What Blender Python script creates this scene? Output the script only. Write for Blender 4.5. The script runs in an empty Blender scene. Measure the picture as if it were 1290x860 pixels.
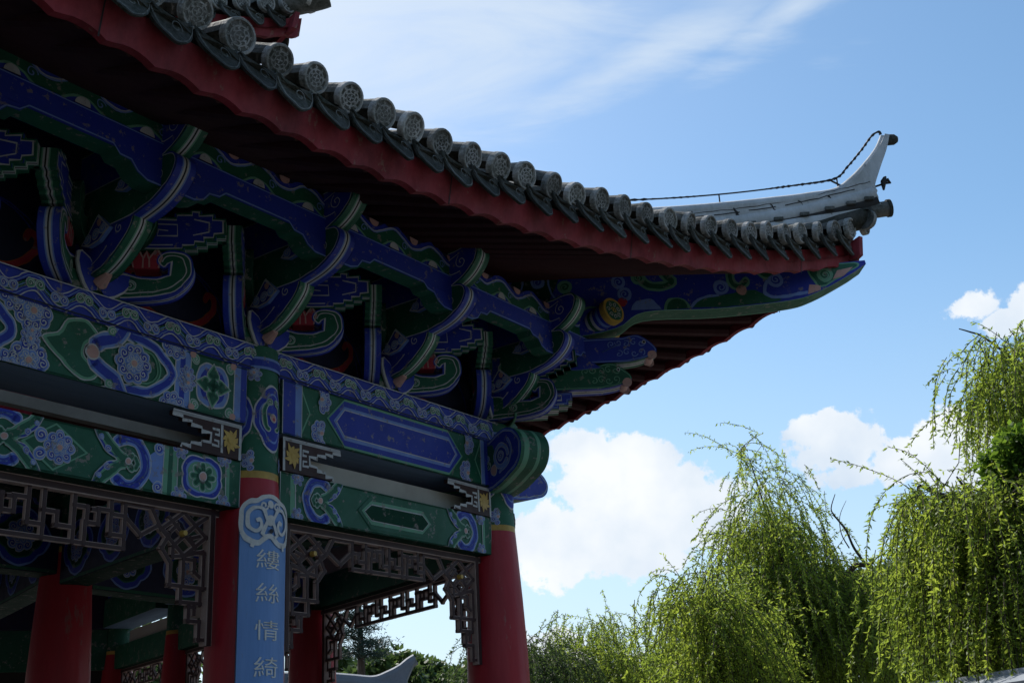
import bpy, math, random
import numpy as np
from mathutils import Vector, Matrix
from mathutils.geometry import tessellate_polygon
PI = math.pi
SC = bpy.context.scene
COL = SC.collection
rng = random.Random(7)

# ------------------------------------------------------------------ camera
FPX, CX, CY = 1502.0, 645.0, 430.0
RM = Matrix(((0.99862185, -0.05248232, 0.0),
             (0.0179925, 0.34235735, 0.93939753),
             (-0.04930176, -0.9381029, 0.34282982)))
CAM = Vector((0, 0, 1.6))
cd = bpy.data.cameras.new('camera'); cam = bpy.data.objects.new('camera', cd); COL.objects.link(cam)
cd.sensor_width = 36.0; cd.lens = FPX / 1290.0 * 36.0; cd.clip_start = 0.05; cd.clip_end = 6000
ax, ay, az_ = RM.col[0], RM.col[1], RM.col[2]
m = Matrix.Identity(4)
for i in range(3):
    m[i][0] = ax[i]; m[i][1] = -ay[i]; m[i][2] = -az_[i]; m[i][3] = CAM[i]
cam.matrix_world = m
SC.camera = cam

def ray(px, py):
    return (RM @ Vector((px - CX, py - CY, FPX))).normalized()
def at(px, py, dist):
    """world point seen at photo pixel, at a horizontal distance from the camera"""
    d = ray(px, py); return CAM + d * (dist / math.hypot(d.x, d.y))

# ------------------------------------------------------------------ light
SUN_AZ, SUN_EL = -36.0, 48.0        # azimuth from +Y towards +X
sd = bpy.data.lights.new('sun', 'SUN'); so = bpy.data.objects.new('sun', sd); COL.objects.link(so)
sd.energy = 4.2; sd.angle = math.radians(0.5); sd.color = (1.0, 0.95, 0.87)
sa, se = math.radians(SUN_AZ), math.radians(SUN_EL)
sv = Vector((math.sin(sa) * math.cos(se), math.cos(sa) * math.cos(se), math.sin(se)))
so.rotation_euler = sv.to_track_quat('Z', 'Y').to_euler()
so.location = (0, 0, 40)
SC.view_settings.view_transform = 'Standard'; SC.view_settings.look = 'None'
SC.view_settings.gamma = 1.0; SC.view_settings.use_curve_mapping = False
SC.view_settings.exposure = 0.45

world = bpy.data.worlds.new('World'); SC.world = world; world.use_nodes = True
def build_world():
    nt = world.node_tree; N = nt.nodes; L = nt.links; N.clear()
    def nd(t, **kw):
        n = N.new(t)
        for k, v in kw.items(): setattr(n, k, v)
        return n
    def mth(op, a, b=None, clamp=False):
        n = nd('ShaderNodeMath', operation=op, use_clamp=clamp)
        for i, x in enumerate((a, b)):
            if x is None: continue
            if isinstance(x, (int, float)): n.inputs[i].default_value = x
            else: L.new(x, n.inputs[i])
        return n.outputs[0]
    out = nd('ShaderNodeOutputWorld'); bg = nd('ShaderNodeBackground')
    sky = nd('ShaderNodeTexSky', sky_type='NISHITA', sun_disc=False)
    sky.sun_elevation = se; sky.sun_rotation = sa; sky.altitude = 50
    sky.air_density = 1.0; sky.dust_density = 0.8; sky.ozone_density = 1.6
    tc = nd('ShaderNodeTexCoord'); vec = tc.outputs['Generated']
    n1 = nd('ShaderNodeTexNoise'); n1.inputs['Scale'].default_value = 13; n1.inputs['Detail'].default_value = 9
    n1.inputs['Roughness'].default_value = 0.66; L.new(vec, n1.inputs['Vector'])
    n2 = nd('ShaderNodeTexNoise'); n2.inputs['Scale'].default_value = 5; n2.inputs['Detail'].default_value = 6
    n2.inputs['Roughness'].default_value = 0.6; n2.inputs['Distortion'].default_value = 0.8
    mp = nd('ShaderNodeMapping'); mp.inputs['Scale'].default_value = (0.8, 0.8, 3.2); mp.inputs['Rotation'].default_value = (0, 0.5, 0)
    L.new(vec, mp.inputs['Vector']); L.new(mp.outputs[0], n2.inputs['Vector'])
    def blob(px, py, rx, ry, rot=0):
        c = ray(px, py)
        e1 = Vector((0, 0, 1)).cross(c); e1 = -e1.normalized(); e2 = e1.cross(c).normalized()
        if e2.z < 0: e2 = -e2
        a = math.radians(rot); f1 = e1 * math.cos(a) + e2 * math.sin(a); f2 = -e1 * math.sin(a) + e2 * math.cos(a)
        def dot(v):
            n = nd('ShaderNodeVectorMath', operation='DOT_PRODUCT'); L.new(vec, n.inputs[0]); n.inputs[1].default_value = v
            return n.outputs['Value']
        x = mth('MULTIPLY', dot(f1), FPX / rx); y = mth('MULTIPLY', dot(f2), FPX / ry)
        r = mth('SQRT', mth('ADD', mth('MULTIPLY', x, x), mth('MULTIPLY', y, y)))
        front = mth('GREATER_THAN', dot(c), 0.0)
        return mth('MULTIPLY', mth('SUBTRACT', 1.0, r), front)
    def union(lst):
        o = lst[0]
        for b in lst[1:]: o = mth('SMOOTH_MAX', o, b) if False else mth('MAXIMUM', o, b)
        return o
    cum = union([blob(775, 600, 95, 68), blob(850, 640, 105, 62), blob(700, 680, 70, 60), blob(735, 560, 45, 36), blob(800, 685, 90, 45), blob(880, 668, 66, 40),
                 blob(1065, 560, 72, 46), blob(1150, 575, 85, 36), blob(1030, 540, 44, 26), blob(1225, 560, 66, 48), blob(1180, 560, 60, 34), blob(1225, 385, 46, 26), blob(1270, 405, 42, 24), blob(1300, 380, 40, 30),
                 blob(680, 830, 90, 45), blob(820, 840, 70, 24), blob(1080, 600, 60, 26), blob(1120, 590, 60, 30), blob(1190, 590, 60, 34)])
    n4 = nd('ShaderNodeTexNoise'); n4.inputs['Scale'].default_value = 38; n4.inputs['Detail'].default_value = 7; n4.inputs['Roughness'].default_value = 0.6; L.new(vec, n4.inputs['Vector'])
    nn = mth('ADD', mth('MULTIPLY', mth('SUBTRACT', n1.outputs['Fac'], 0.5), 1.9), mth('MULTIPLY', mth('SUBTRACT', n4.outputs['Fac'], 0.5), 1.35))
    cm = mth('ADD', cum, nn)
    mr = nd('ShaderNodeMapRange', interpolation_type='SMOOTHSTEP'); L.new(cm, mr.inputs[0])
    mr.inputs[1].default_value = 0.10; mr.inputs[2].default_value = 0.30; mr.inputs[3].default_value = 0; mr.inputs[4].default_value = 1
    # thin high cloud near the roof and towards the horizon
    cir = union([blob(560, 80, 430, 170, 12), blob(800, 80, 330, 60, 18), blob(1000, 10, 240, 40, 25), blob(420, 60, 300, 240)])
    ci = mth('ADD', cir, mth('MULTIPLY', mth('SUBTRACT', n2.outputs['Fac'], 0.5), 2.6))
    mr2 = nd('ShaderNodeMapRange', interpolation_type='SMOOTHSTEP'); L.new(ci, mr2.inputs[0])
    mr2.inputs[1].default_value = -0.05; mr2.inputs[2].default_value = 1.1; mr2.inputs[3].default_value = 0; mr2.inputs[4].default_value = 0.68
    sx = nd('ShaderNodeSeparateXYZ'); L.new(vec, sx.inputs[0])
    hz = nd('ShaderNodeMapRange', interpolation_type='SMOOTHSTEP'); L.new(sx.outputs['Z'], hz.inputs[0])
    hz.inputs[1].default_value = 0.42; hz.inputs[2].default_value = -0.02; hz.inputs[3].default_value = 0.0; hz.inputs[4].default_value = 0.75
    def mix(fac, a, b):
        n = nd('ShaderNodeMix', data_type='RGBA'); L.new(fac, n.inputs[0])
        for i, x in ((6, a), (7, b)):
            if isinstance(x, tuple): n.inputs[i].default_value = x
            else: L.new(x, n.inputs[i])
        return n.outputs[2]
    n3 = nd('ShaderNodeTexNoise'); n3.inputs['Scale'].default_value = 11; n3.inputs['Detail'].default_value = 8; L.new(vec, n3.inputs['Vector'])
    ccol = mix(mth('MULTIPLY', mth('SUBTRACT', n3.outputs['Fac'], 0.36), 3.2, True), (5.95, 6.15, 6.35, 1), (4.1, 4.8, 5.65, 1))
    hs = nd('ShaderNodeHueSaturation'); hs.inputs['Hue'].default_value = 0.491; hs.inputs['Saturation'].default_value = 1.14; hs.inputs['Value'].default_value = 1.04
    L.new(sky.outputs[0], hs.inputs['Color'])
    c = mix(hz.outputs[0], hs.outputs[0], (3.7, 4.6, 5.45, 1))
    c = mix(mr2.outputs[0], c, (4.6, 5.2, 5.8, 1))
    c = mix(mr.outputs[0], c, ccol)
    L.new(c, bg.inputs['Color']); bg.inputs['Strength'].default_value = 0.12
    L.new(bg.outputs[0], out.inputs['Surface'])
build_world()

# ------------------------------------------------------------------ materials
MATS = {}
def material(name, col, rough=0.6, dirt=0.25, dirtcol=None, chips=0.0, chipcol=(.22, .2, .19), scale=6, spec=0.35, bump=0.0, metal=0.0, stretch=(1, 1, 1), rnd=0.0):
    m = bpy.data.materials.new(name); m.use_nodes = True
    nt = m.node_tree; N = nt.nodes; L = nt.links
    b = N['Principled BSDF']; b.inputs['Roughness'].default_value = rough; b.inputs['Specular IOR Level'].default_value = spec
    b.inputs['Metallic'].default_value = metal
    tc = N.new('ShaderNodeTexCoord'); mp = N.new('ShaderNodeMapping'); L.new(tc.outputs['Object'], mp.inputs[0]); mp.inputs['Scale'].default_value = stretch
    def noise(sc, det=5, ro=.6):
        n = N.new('ShaderNodeTexNoise'); n.inputs['Scale'].default_value = sc; n.inputs['Detail'].default_value = det
        n.inputs['Roughness'].default_value = ro; L.new(mp.outputs[0], n.inputs['Vector']); return n.outputs['Fac']
    def mix(f, a, c2):
        n = N.new('ShaderNodeMix'); n.data_type = 'RGBA'
        if isinstance(f, float): n.inputs[0].default_value = f
        else: L.new(f, n.inputs[0])
        for i, x in ((6, a), (7, c2)):
            if isinstance(x, tuple): n.inputs[i].default_value = (*x, 1)
            else: L.new(x, n.inputs[i])
        return n.outputs[2]
    def ramp(f, lo, hi, a, bb):
        n = N.new('ShaderNodeMapRange'); L.new(f, n.inputs[0])
        for i, v in enumerate((lo, hi, a, bb)): n.inputs[i + 1].default_value = v
        return n.outputs[0]
    dc = dirtcol or tuple(min(1, x * .55 + .02) for x in col)
    c = mix(ramp(noise(scale), .3, .72, 0, dirt * 2.2), tuple(col), tuple(dc))
    c = mix(ramp(noise(scale * 6, 4, .7), .35, .75, 0, dirt), c, tuple(min(1, x * 1.25 + .02) for x in col))
    if chips > 0:
        c = mix(ramp(noise(scale * 4.3, 7, .72), .66 - chips * .1, .70 - chips * .1, 0, .8), c, tuple(chipcol))
    if rnd:
        oi = N.new('ShaderNodeObjectInfo'); hv = N.new('ShaderNodeHueSaturation'); L.new(c, hv.inputs['Color'])
        L.new(ramp(oi.outputs['Random'], 0, 1, 1 - rnd, 1 + rnd), hv.inputs['Value']); c = hv.outputs[0]
    L.new(c, b.inputs['Base Color'])
    L.new(ramp(noise(scale * 2), .3, .7, max(0, rough - .1), min(1, rough + .12)), b.inputs['Roughness'])
    if bump:
        bp = N.new('ShaderNodeBump'); bp.inputs['Strength'].default_value = bump; bp.inputs['Distance'].default_value = 0.012
        L.new(noise(scale * 5, 6, .65), bp.inputs['Height']); L.new(bp.outputs[0], b.inputs['Normal'])
    MATS[name] = m; return m
PC = dict(chips=0.8, scale=4)
material('blue', (.012, .03, .36), .55, .22, (.03, .05, .2), **PC)
material('skyblue', (.16, .27, .62), .6, .25, (.1, .14, .3), **PC)
material('green', (.008, .105, .058), .55, .25, (.02, .06, .04), **PC)
material('palegreen', (.13, .33, .22), .6, .25, **PC)
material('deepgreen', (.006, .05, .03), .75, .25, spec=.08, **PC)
material('white', (.5, .52, .55), .65, .3, (.25, .24, .24), **PC)
material('pink', (.52, .3, .27), .6, .3, **PC)
material('rose', (.42, .03, .05), .5, .2, **PC)
material('orange', (.4, .09, .02), .55, .25, **PC)
material('black', (.008, .009, .012), .6, .2)
material('navy', (.008, .012, .05), .6, .3)
material('gold', (.55, .36, .07), .4, .35, (.25, .14, .03))
material('column_red', (.40, .010, .024), .42, .3, (.2, .012, .02), scale=3, spec=.4, bump=.2, stretch=(1, 1, .22), chips=.55, chipcol=(.27, .10, .09))
material('eave_red', (.27, .022, .034), .65, .45, (.10, .016, .02), chips=.6, chipcol=(.2, .10, .08), scale=3.5, bump=.35, stretch=(1, 1, .6))
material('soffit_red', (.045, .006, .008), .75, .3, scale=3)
material('maroon', (.035, .009, .009), .55, .3, scale=8)
material('lattice_edge', (.40, .29, .26), .6, .3, scale=8)
material('tile', (.16, .16, .157), .85, .7, (.045, .05, .04), scale=7, bump=.6, rnd=.35)
material('tile_face', (.42, .42, .42), .85, .65, (.10, .105, .09), scale=9, bump=.7, rnd=.3)
material('tile_dark', (.06, .06, .056), .9, .7, (.018, .022, .014), scale=9, bump=.7, rnd=.35)
material('plaster', (.47, .49, .515), .8, .5, (.33, .34, .34), scale=4, bump=.3, chips=.25, chipcol=(.12, .12, .12), stretch=(1, 1, .5))
material('grout', (.03, .03, .032), .9, .3)
material('iron', (.012, .012, .014), .6, .3)
material('slate_paint', (.15, .23, .35), .75, .25, spec=.1, scale=3, stretch=(.4, 3, 3))
material('cream', (.42, .40, .36), .6, .2, scale=3)
material('board_blue', (.15, .29, .60), .5, .25, (.11, .22, .45), scale=4, stretch=(2, 2, .25), chips=.1)
material('board_side', (.035, .10, .24), .6, .25, scale=4)
material('board_letter', (.72, .70, .66), .6, .3, (.5, .5, .5), scale=14, chips=.6, chipcol=(.3, .4, .55))
material('board_crest', (.62, .62, .62), .6, .35, (.4, .4, .4), scale=12)
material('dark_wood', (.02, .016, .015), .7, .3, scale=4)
material('stone', (.14, .135, .12), .85, .35, scale=2, bump=.3)
material('floor_stone', (.07, .066, .06), .8, .3, scale=2)
material('rail_grey', (.19, .185, .18), .6, .35, scale=3)
material('bark', (.06, .042, .03), .9, .4, (.025, .018, .014), scale=5, bump=.8, stretch=(1, 1, .3))
material('tower_white', (.75, .75, .74), .6, .15, scale=.3)
material('tower_glass', (.1, .13, .17), .15, .15, scale=.3)
material('coping', (.25, .275, .31), .75, .35, (.2, .22, .24), scale=5, bump=.4)
material('wall_white', (.7, .69, .66), .8, .25, scale=1.5)
def leafmat(name, col, col2, trans=.55, tcol=None):
    m = bpy.data.materials.new(name); m.use_nodes = True; nt = m.node_tree; N = nt.nodes; L = nt.links; N.clear()
    o = N.new('ShaderNodeOutputMaterial'); d = N.new('ShaderNodeBsdfPrincipled'); t = N.new('ShaderNodeBsdfTranslucent'); mx = N.new('ShaderNodeMixShader')
    d.inputs['Roughness'].default_value = .5; d.inputs['Specular IOR Level'].default_value = .3
    tc = N.new('ShaderNodeTexCoord'); n = N.new('ShaderNodeTexNoise'); n.inputs['Scale'].default_value = 1.3; n.inputs['Detail'].default_value = 6; n.inputs['Roughness'].default_value = .7
    L.new(tc.outputs['Object'], n.inputs['Vector'])
    r = N.new('ShaderNodeMapRange'); L.new(n.outputs['Fac'], r.inputs[0]); r.inputs[1].default_value = .32; r.inputs[2].default_value = .68
    x = N.new('ShaderNodeMix'); x.data_type = 'RGBA'; x.inputs[6].default_value = (*col, 1); x.inputs[7].default_value = (*col2, 1); L.new(r.outputs[0], x.inputs[0])
    h = N.new('ShaderNodeHueSaturation'); h.inputs['Value'].default_value = 1.6; h.inputs['Hue'].default_value = .485; L.new(x.outputs[2], h.inputs['Color'])
    L.new(x.outputs[2], d.inputs['Base Color']); L.new(h.outputs[0], t.inputs['Color'])
    mx.inputs[0].default_value = trans; L.new(d.outputs[0], mx.inputs[1]); L.new(t.outputs[0], mx.inputs[2]); L.new(mx.outputs[0], o.inputs['Surface'])
    MATS[name] = m
leafmat('willow_leaf', (.25, .33, .04), (.10, .17, .022), .6)
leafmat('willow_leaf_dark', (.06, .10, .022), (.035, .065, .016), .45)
leafmat('broad_leaf', (.11, .20, .018), (.06, .12, .014))
leafmat('pine_leaf', (.02, .045, .03), (.015, .03, .022), .2)
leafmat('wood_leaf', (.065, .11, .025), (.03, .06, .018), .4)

# ------------------------------------------------------------------ mesh helpers
def P(u, k, z): return Vector((u, -k, z))     # pavilion frame: along the front, outwards, up
class MB:
    def __init__(s): s.v = []; s.f = []; s.m = []
    def add(s, vs, fs, mat):
        o = len(s.v); s.v += [tuple(x) for x in vs]
        for i, f in enumerate(fs):
            s.f.append(tuple(o + j for j in f)); s.m.append(mat[i] if isinstance(mat, list) else mat)
    def quad(s, a, b, c, d, mat): s.add([a, b, c, d], [(0, 1, 2, 3)], mat)
    def fill(s, pts, mat):
        tr = tessellate_polygon([[Vector(p) for p in pts]]); s.add(pts, [tuple(t) for t in tr], mat)
    def box(s, x0, x1, k0, k1, z0, z1, mat):
        vs = [P(x, k, z) for x in (x0, x1) for k in (k0, k1) for z in (z0, z1)]
        s.add(vs, [(0, 1, 3, 2), (4, 6, 7, 5), (0, 4, 5, 1), (2, 3, 7, 6), (0, 2, 6, 4), (1, 5, 7, 3)], mat)
    def obox(s, c, ax, ay, az, mat):
        c, ax, ay, az = map(Vector, (c, ax, ay, az))
        vs = [c + ax * i + ay * j + az * k for i in (-1, 1) for j in (-1, 1) for k in (-1, 1)]
        s.add(vs, [(0, 1, 3, 2), (4, 6, 7, 5), (0, 4, 5, 1), (2, 3, 7, 6), (0, 2, 6, 4), (1, 5, 7, 3)], mat)
    def prism(s, outline, fr, t0, t1, cap, side, strips=None):
        """outline in 2-D, fr(a, b, t) -> 3-D; strips = [(fraction, material)...] across the thickness"""
        n = len(outline)
        tr = tessellate_polygon([[Vector((a, b, 0)) for a, b in outline]])
        for t in (t0, t1): s.add([fr(a, b, t) for a, b in outline], [tuple(x) for x in tr], cap)
        st = strips or [(1.0, side)]; f0 = 0.0
        for f1, mt in st:
            ta, tb = t0 + (t1 - t0) * f0, t0 + (t1 - t0) * f1
            s.add([fr(a, b, ta) for a, b in outline] + [fr(a, b, tb) for a, b in outline], [(i, (i + 1) % n, n + (i + 1) % n, n + i) for i in range(n)], mt)
            f0 = f1
    def tube(s, path, r, mat, n=8, caps=True, flat=1.0):
        path = [Vector(p) for p in path]; N = len(path); rs = r if isinstance(r, (list, tuple)) else [r] * N
        rings = []; up = Vector((0, 0, 1)); prev = None
        for i, p in enumerate(path):
            t = (path[min(i + 1, N - 1)] - path[max(i - 1, 0)]).normalized()
            if prev is None:
                a = t.cross(up) if abs(t.z) < .95 else t.cross(Vector((1, 0, 0)))
            else: a = prev - t * prev.dot(t)
            a.normalize(); prev = a; b = t.cross(a)
            rings.append([p + (a * math.cos(2 * PI * j / n) + b * math.sin(2 * PI * j / n) * flat) * rs[i] for j in range(n)])
        vs = [q for rg in rings for q in rg]
        fs = [(i * n + j, i * n + (j + 1) % n, (i + 1) * n + (j + 1) % n, (i + 1) * n + j) for i in range(N - 1) for j in range(n)]
        if caps: fs += [tuple(range(n)), tuple((N - 1) * n + j for j in range(n))]
        s.add(vs, fs, mat)
    def lathe(s, prof, mats, c=(0, 0), n=40):
        """profile [(r, z)] about a vertical axis at plan point c=(u, k); mats per segment"""
        vs = [P(c[0] + r * math.cos(2 * PI * j / n), c[1] + r * math.sin(2 * PI * j / n), z) for r, z in prof for j in range(n)]
        fs, ms = [], []
        for i in range(len(prof) - 1):
            for j in range(n):
                fs.append((i * n + j, i * n + (j + 1) % n, (i + 1) * n + (j + 1) % n, (i + 1) * n + j)); ms.append(mats[i] if isinstance(mats, list) else mats)
        s.add(vs, fs, ms)
    def build(s, name, parent=None, smooth=False, bevel=0.0):
        me = bpy.data.meshes.new(name); me.from_pydata(s.v, [], s.f)
        names = []
        for x in s.m:
            if x not in names: names.append(x)
        for x in names: me.materials.append(MATS[x])
        me.polygons.foreach_set('material_index', [names.index(x) for x in s.m])
        if smooth: me.polygons.foreach_set('use_smooth', [True] * len(s.f))
        me.update()
        o = bpy.data.objects.new(name, me); COL.objects.link(o)
        if smooth:
            try: me.set_sharp_from_angle(angle=math.radians(40))
            except Exception: pass
        if bevel:
            b = o.modifiers.new('bevel', 'BEVEL'); b.width = bevel; b.segments = 2; b.limit_method = 'ANGLE'; b.angle_limit = math.radians(50)
        if parent: o.parent = parent
        return o
def empty(name, loc, label, cat, group=None, rz=0):
    o = bpy.data.objects.new(name, None); COL.objects.link(o); o.location = loc; o.rotation_euler = (0, 0, rz); o.empty_display_size = .3
    o['label'] = label; o['category'] = cat
    if group: o['group'] = group
    return o
def tag(o, label, cat, group=None):
    o['label'] = label; o['category'] = cat
    if group: o['group'] = group
    return o
def copy_tree(o, parent, loc=None, mat=None):
    c = o.copy(); COL.objects.link(c); c.parent = parent
    if loc is not None: c.location = loc
    if mat is not None: c.matrix_local = mat @ o.matrix_local
    for ch in list(o.children):
        d = ch.copy(); COL.objects.link(d); d.parent = c
    return c

# ---- paint: flat coloured shapes laid as thin layers of paint on a surface
LAY = 0.0011
def clip_poly(pts, c):
    for ax_i, lim, sg in ((0, c[0], 1), (0, c[1], -1), (1, c[2], 1), (1, c[3], -1)):
        out = []
        for i in range(len(pts)):
            p, q = pts[i - 1], pts[i]; dp, dq = (p[ax_i] - lim) * sg, (q[ax_i] - lim) * sg
            if (dp < 0) != (dq < 0):
                t = dp / (dp - dq); out.append((p[0] + (q[0] - p[0]) * t, p[1] + (q[1] - p[1]) * t))
            if dq >= 0: out.append(q)
        pts = out
        if len(pts) < 3: return []
    return pts
class Paint:
    def __init__(s, mb, fr, clip=None): s.mb = mb; s.fr = fr; s.clip = clip
    def put(s, pts, faces, mat, L):
        c = s.clip; h = L * LAY
        pts = [(a + .0022 * math.sin(61 * b + 23 * a) + .0012 * math.sin(140 * a), b + .0022 * math.sin(57 * a - 31 * b) + .0012 * math.sin(150 * b + 40 * a)) for a, b in pts]
        if c and not all(c[0] <= a <= c[1] and c[2] <= b <= c[3] for a, b in pts):
            for f in faces:
                q = clip_poly([pts[i] for i in f], c)
                if q: s.mb.add([s.fr(a, b, h) for a, b in q], [tuple(range(len(q)))], mat)
        else: s.mb.add([s.fr(a, b, h) for a, b in pts], faces, mat)
    def star(s, c, pts, mat, L, rings=1):
        n = len(pts); vs = [tuple(c)]; fs = []
        for q in range(1, rings + 1):
            f = q / rings; vs += [(c[0] + (a - c[0]) * f, c[1] + (b - c[1]) * f) for a, b in pts]
        for i in range(n): fs.append((0, 1 + i, 1 + (i + 1) % n))
        for q in range(rings - 1):
            o = 1 + q * n
            for i in range(n): fs.append((o + i, o + (i + 1) % n, o + n + (i + 1) % n, o + n + i))
        s.put(vs, fs, mat, L)
    def poly(s, pts, mat, L):
        tr = tessellate_polygon([[Vector((a, b, 0)) for a, b in pts]])
        s.put(list(pts), [tuple(t) for t in tr], mat, L)
    def stroke(s, pts, w, mat, L, closed=False, ends=False):
        n = len(pts)
        if n < 2: return
        vs = []; ws = w if isinstance(w, (list, tuple)) else [w] * n
        for i in range(n):
            p0 = pts[(i - 1) % n] if closed or i > 0 else pts[i]; p1 = pts[(i + 1) % n] if closed or i < n - 1 else pts[i]
            dx, dy = p1[0] - p0[0], p1[1] - p0[1]; l = math.hypot(dx, dy) or 1e-6
            nx, ny = -dy / l, dx / l; h = ws[i] * .5
            if 0 < i < n - 1 or closed:
                a = (pts[i][0] - p0[0], pts[i][1] - p0[1]); la = math.hypot(*a) or 1e-6
                cs = abs((a[0] * dx + a[1] * dy) / (la * l)); h = h / max(.6, cs)
            vs += [(pts[i][0] + nx * h, pts[i][1] + ny * h), (pts[i][0] - nx * h, pts[i][1] - ny * h)]
        k = n if closed else n - 1
        s.put(vs, [(2 * i, 2 * ((i + 1) % n), 2 * ((i + 1) % n) + 1, 2 * i + 1) for i in range(k)], mat, L)
        if ends:
            for i in (0, n - 1): s.disc(pts[i], ws[i] * .5, mat, L, 12)
    def disc(s, c, r, mat, L, n=16, sq=1.0):
        s.star(c, [(c[0] + r * math.cos(2 * PI * i / n), c[1] + r * sq * math.sin(2 * PI * i / n)) for i in range(n)], mat, L)
    def ring(s, c, r, w, mat, L, n=20):
        s.stroke([(c[0] + r * math.cos(2 * PI * i / n), c[1] + r * math.sin(2 * PI * i / n)) for i in range(n)], w, mat, L, True)
    def cloud(s, path, w, col, rim, L, rw=.012, mid=None):
        """thick scroll with a pale rim"""
        ws = w if isinstance(w, (list, tuple)) else [w] * len(path)
        s.stroke(path, [x + rw * 2 for x in ws], rim, L, ends=True)
        lt = {'blue': 'skyblue', 'green': 'palegreen'}.get(col, col)
        s.stroke(path, ws, lt, L + 1, ends=True); s.stroke(path, [x * .62 for x in ws], col, L + 2, ends=True)
        if mid: s.stroke(path, [x * .35 for x in ws], mid, L + 2, ends=True)
    def spiral(s, c, r, turns, a0, mat, L, w=.006, cw=1):
        n = int(14 * turns) + 4
        s.stroke([(c[0] + r * (1 - .85 * i / n) * math.cos(a0 + cw * 2 * PI * turns * i / n), c[1] + r * (1 - .85 * i / n) * math.sin(a0 + cw * 2 * PI * turns * i / n)) for i in range(n + 1)], w, mat, L)
    def curl(s, c, r, col, L, a0=0, cw=1, rim='white'):
        lt = {'blue': 'skyblue', 'green': 'palegreen'}.get(col, col); s.disc(c, r, rim, L, 14); s.disc(c, r * .86, lt, L + 1, 14); s.disc((c[0], c[1]), r * .6, col, L + 1.5, 12); s.spiral(c, r * .62, 1.3, a0, rim, L + 2, max(.0025, r * .16), cw)
    def floret(s, c, r, n=8, L=2, col='blue', core='pink', half=None):
        for ring, (rr, pr, nn) in enumerate(((.68, .33, n), (.3, .24, max(5, n - 3)))):
            for i in range(nn):
                a = 2 * PI * i / nn + ring * .3
                if half is not None and math.sin(a - half) < -.25: continue
                q = (c[0] + r * rr * math.cos(a), c[1] + r * rr * math.sin(a))
                s.curl(q, r * pr, col if (ring == 0) else 'skyblue', L + ring * 3, a + 2, 1 if i % 2 else -1)
        s.disc(c, r * .2, 'white', L + 6); s.disc(c, r * .15, core, L + 7)
    def lobed(s, c, rx, ry, lobes, depth, n=64, ph=0, pw=1.0):
        out = []
        for i in range(n):
            a = 2 * PI * i / n; f = 1 + depth * (abs(math.cos(lobes * .5 * (a - ph))) ** pw * 2 - 1)
            out.append((c[0] + rx * f * math.cos(a), c[1] + ry * f * math.sin(a)))
        return out
    def medallion(s, c, rx, ry, L, lobes=4, depth=.08, cols=('white', 'blue', 'skyblue', 'green'), ph=0, rings=1, fr=(1, .93, .74, .68)):
        for i, (f, cl) in enumerate(zip(fr, cols)):
            s.star(c, s.lobed(c, rx * f, ry * f, lobes, depth, 64, ph), cl, L + i, rings)

def arc(c, r, a0, a1, n=14, ry=None):
    ry = ry or r
    return [(c[0] + r * math.cos(math.radians(a0 + (a1 - a0) * i / n)), c[1] + ry * math.sin(math.radians(a0 + (a1 - a0) * i / n))) for i in range(n + 1)]
def smooth(pts, n=6, closed=False):
    out = []; N = len(pts); rg = range(N if closed else N - 1)
    for i in rg:
        g = lambda j: pts[j % N] if closed else pts[max(0, min(N - 1, j))]
        p0, p1, p2, p3 = g(i - 1), g(i), g(i + 1), g(i + 2)
        for q in range(n):
            t = q / n
            out.append(tuple(.5 * (2 * b + (c - a) * t + (2 * a - 5 * b + 4 * c - d) * t * t + (-a + 3 * b - 3 * c + d) * t ** 3) for a, b, c, d in zip(p0, p1, p2, p3)))
    if not closed: out.append(tuple(pts[-1]))
    return out
def inset(pts, d):
    n = len(pts); A = sum(pts[i][0] * pts[(i + 1) % n][1] - pts[(i + 1) % n][0] * pts[i][1] for i in range(n)); sg = 1 if A > 0 else -1
    out = []
    for i in range(n):
        p, a, b = pts[i], pts[i - 1], pts[(i + 1) % n]
        def nr(q, w):
            dx, dy = w[0] - q[0], w[1] - q[1]; l = math.hypot(dx, dy) or 1e-6; return (-dy / l * sg, dx / l * sg)
        n1, n2 = nr(a, p), nr(p, b); mx, my = n1[0] + n2[0], n1[1] + n2[1]; l = math.hypot(mx, my) or 1e-6
        cs = max(.5, (mx * n1[0] + my * n1[1]) / l); out.append((p[0] + mx / l * d / cs, p[1] + my / l * d / cs))
    return out

# ================================================================== PAVILION
UX = Vector((math.sin(math.radians(35.3)), math.cos(math.radians(35.3)), 0))
B0 = Vector((-0.2086, 8.3, 0.0))
pav = empty('pavilion', B0, 'two tiered Chinese pavilion with blue and green painted brackets under grey tiled eaves', 'pavilion', rz=math.atan2(UX.y, UX.x))
HB = (0.587785, 0.809017)            # hip direction (u, k) at the corner column
M72 = Matrix(((2 * HB[0] ** 2 - 1, -2 * HB[0] * HB[1], 0, 0), (-2 * HB[0] * HB[1], 2 * HB[1] ** 2 - 1, 0, 0), (0, 0, 1, 0), (0, 0, 0, 1)))  # mirror in the hip plane
def mirror(o): return copy_tree(o, pav, mat=M72)
LSIDE = 7.84; ACOL = -2.24; SCOL = -2.75; ZCAP = 3.97
CEN = (-3.92, -5.395)                # plan centre of the pentagon
def rotc(u, k, i):
    a = 2 * PI * i / 5; x, y = u - CEN[0], k - CEN[1]
    return CEN[0] + x * math.cos(a) - y * math.sin(a), CEN[1] + x * math.sin(a) + y * math.cos(a)

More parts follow.
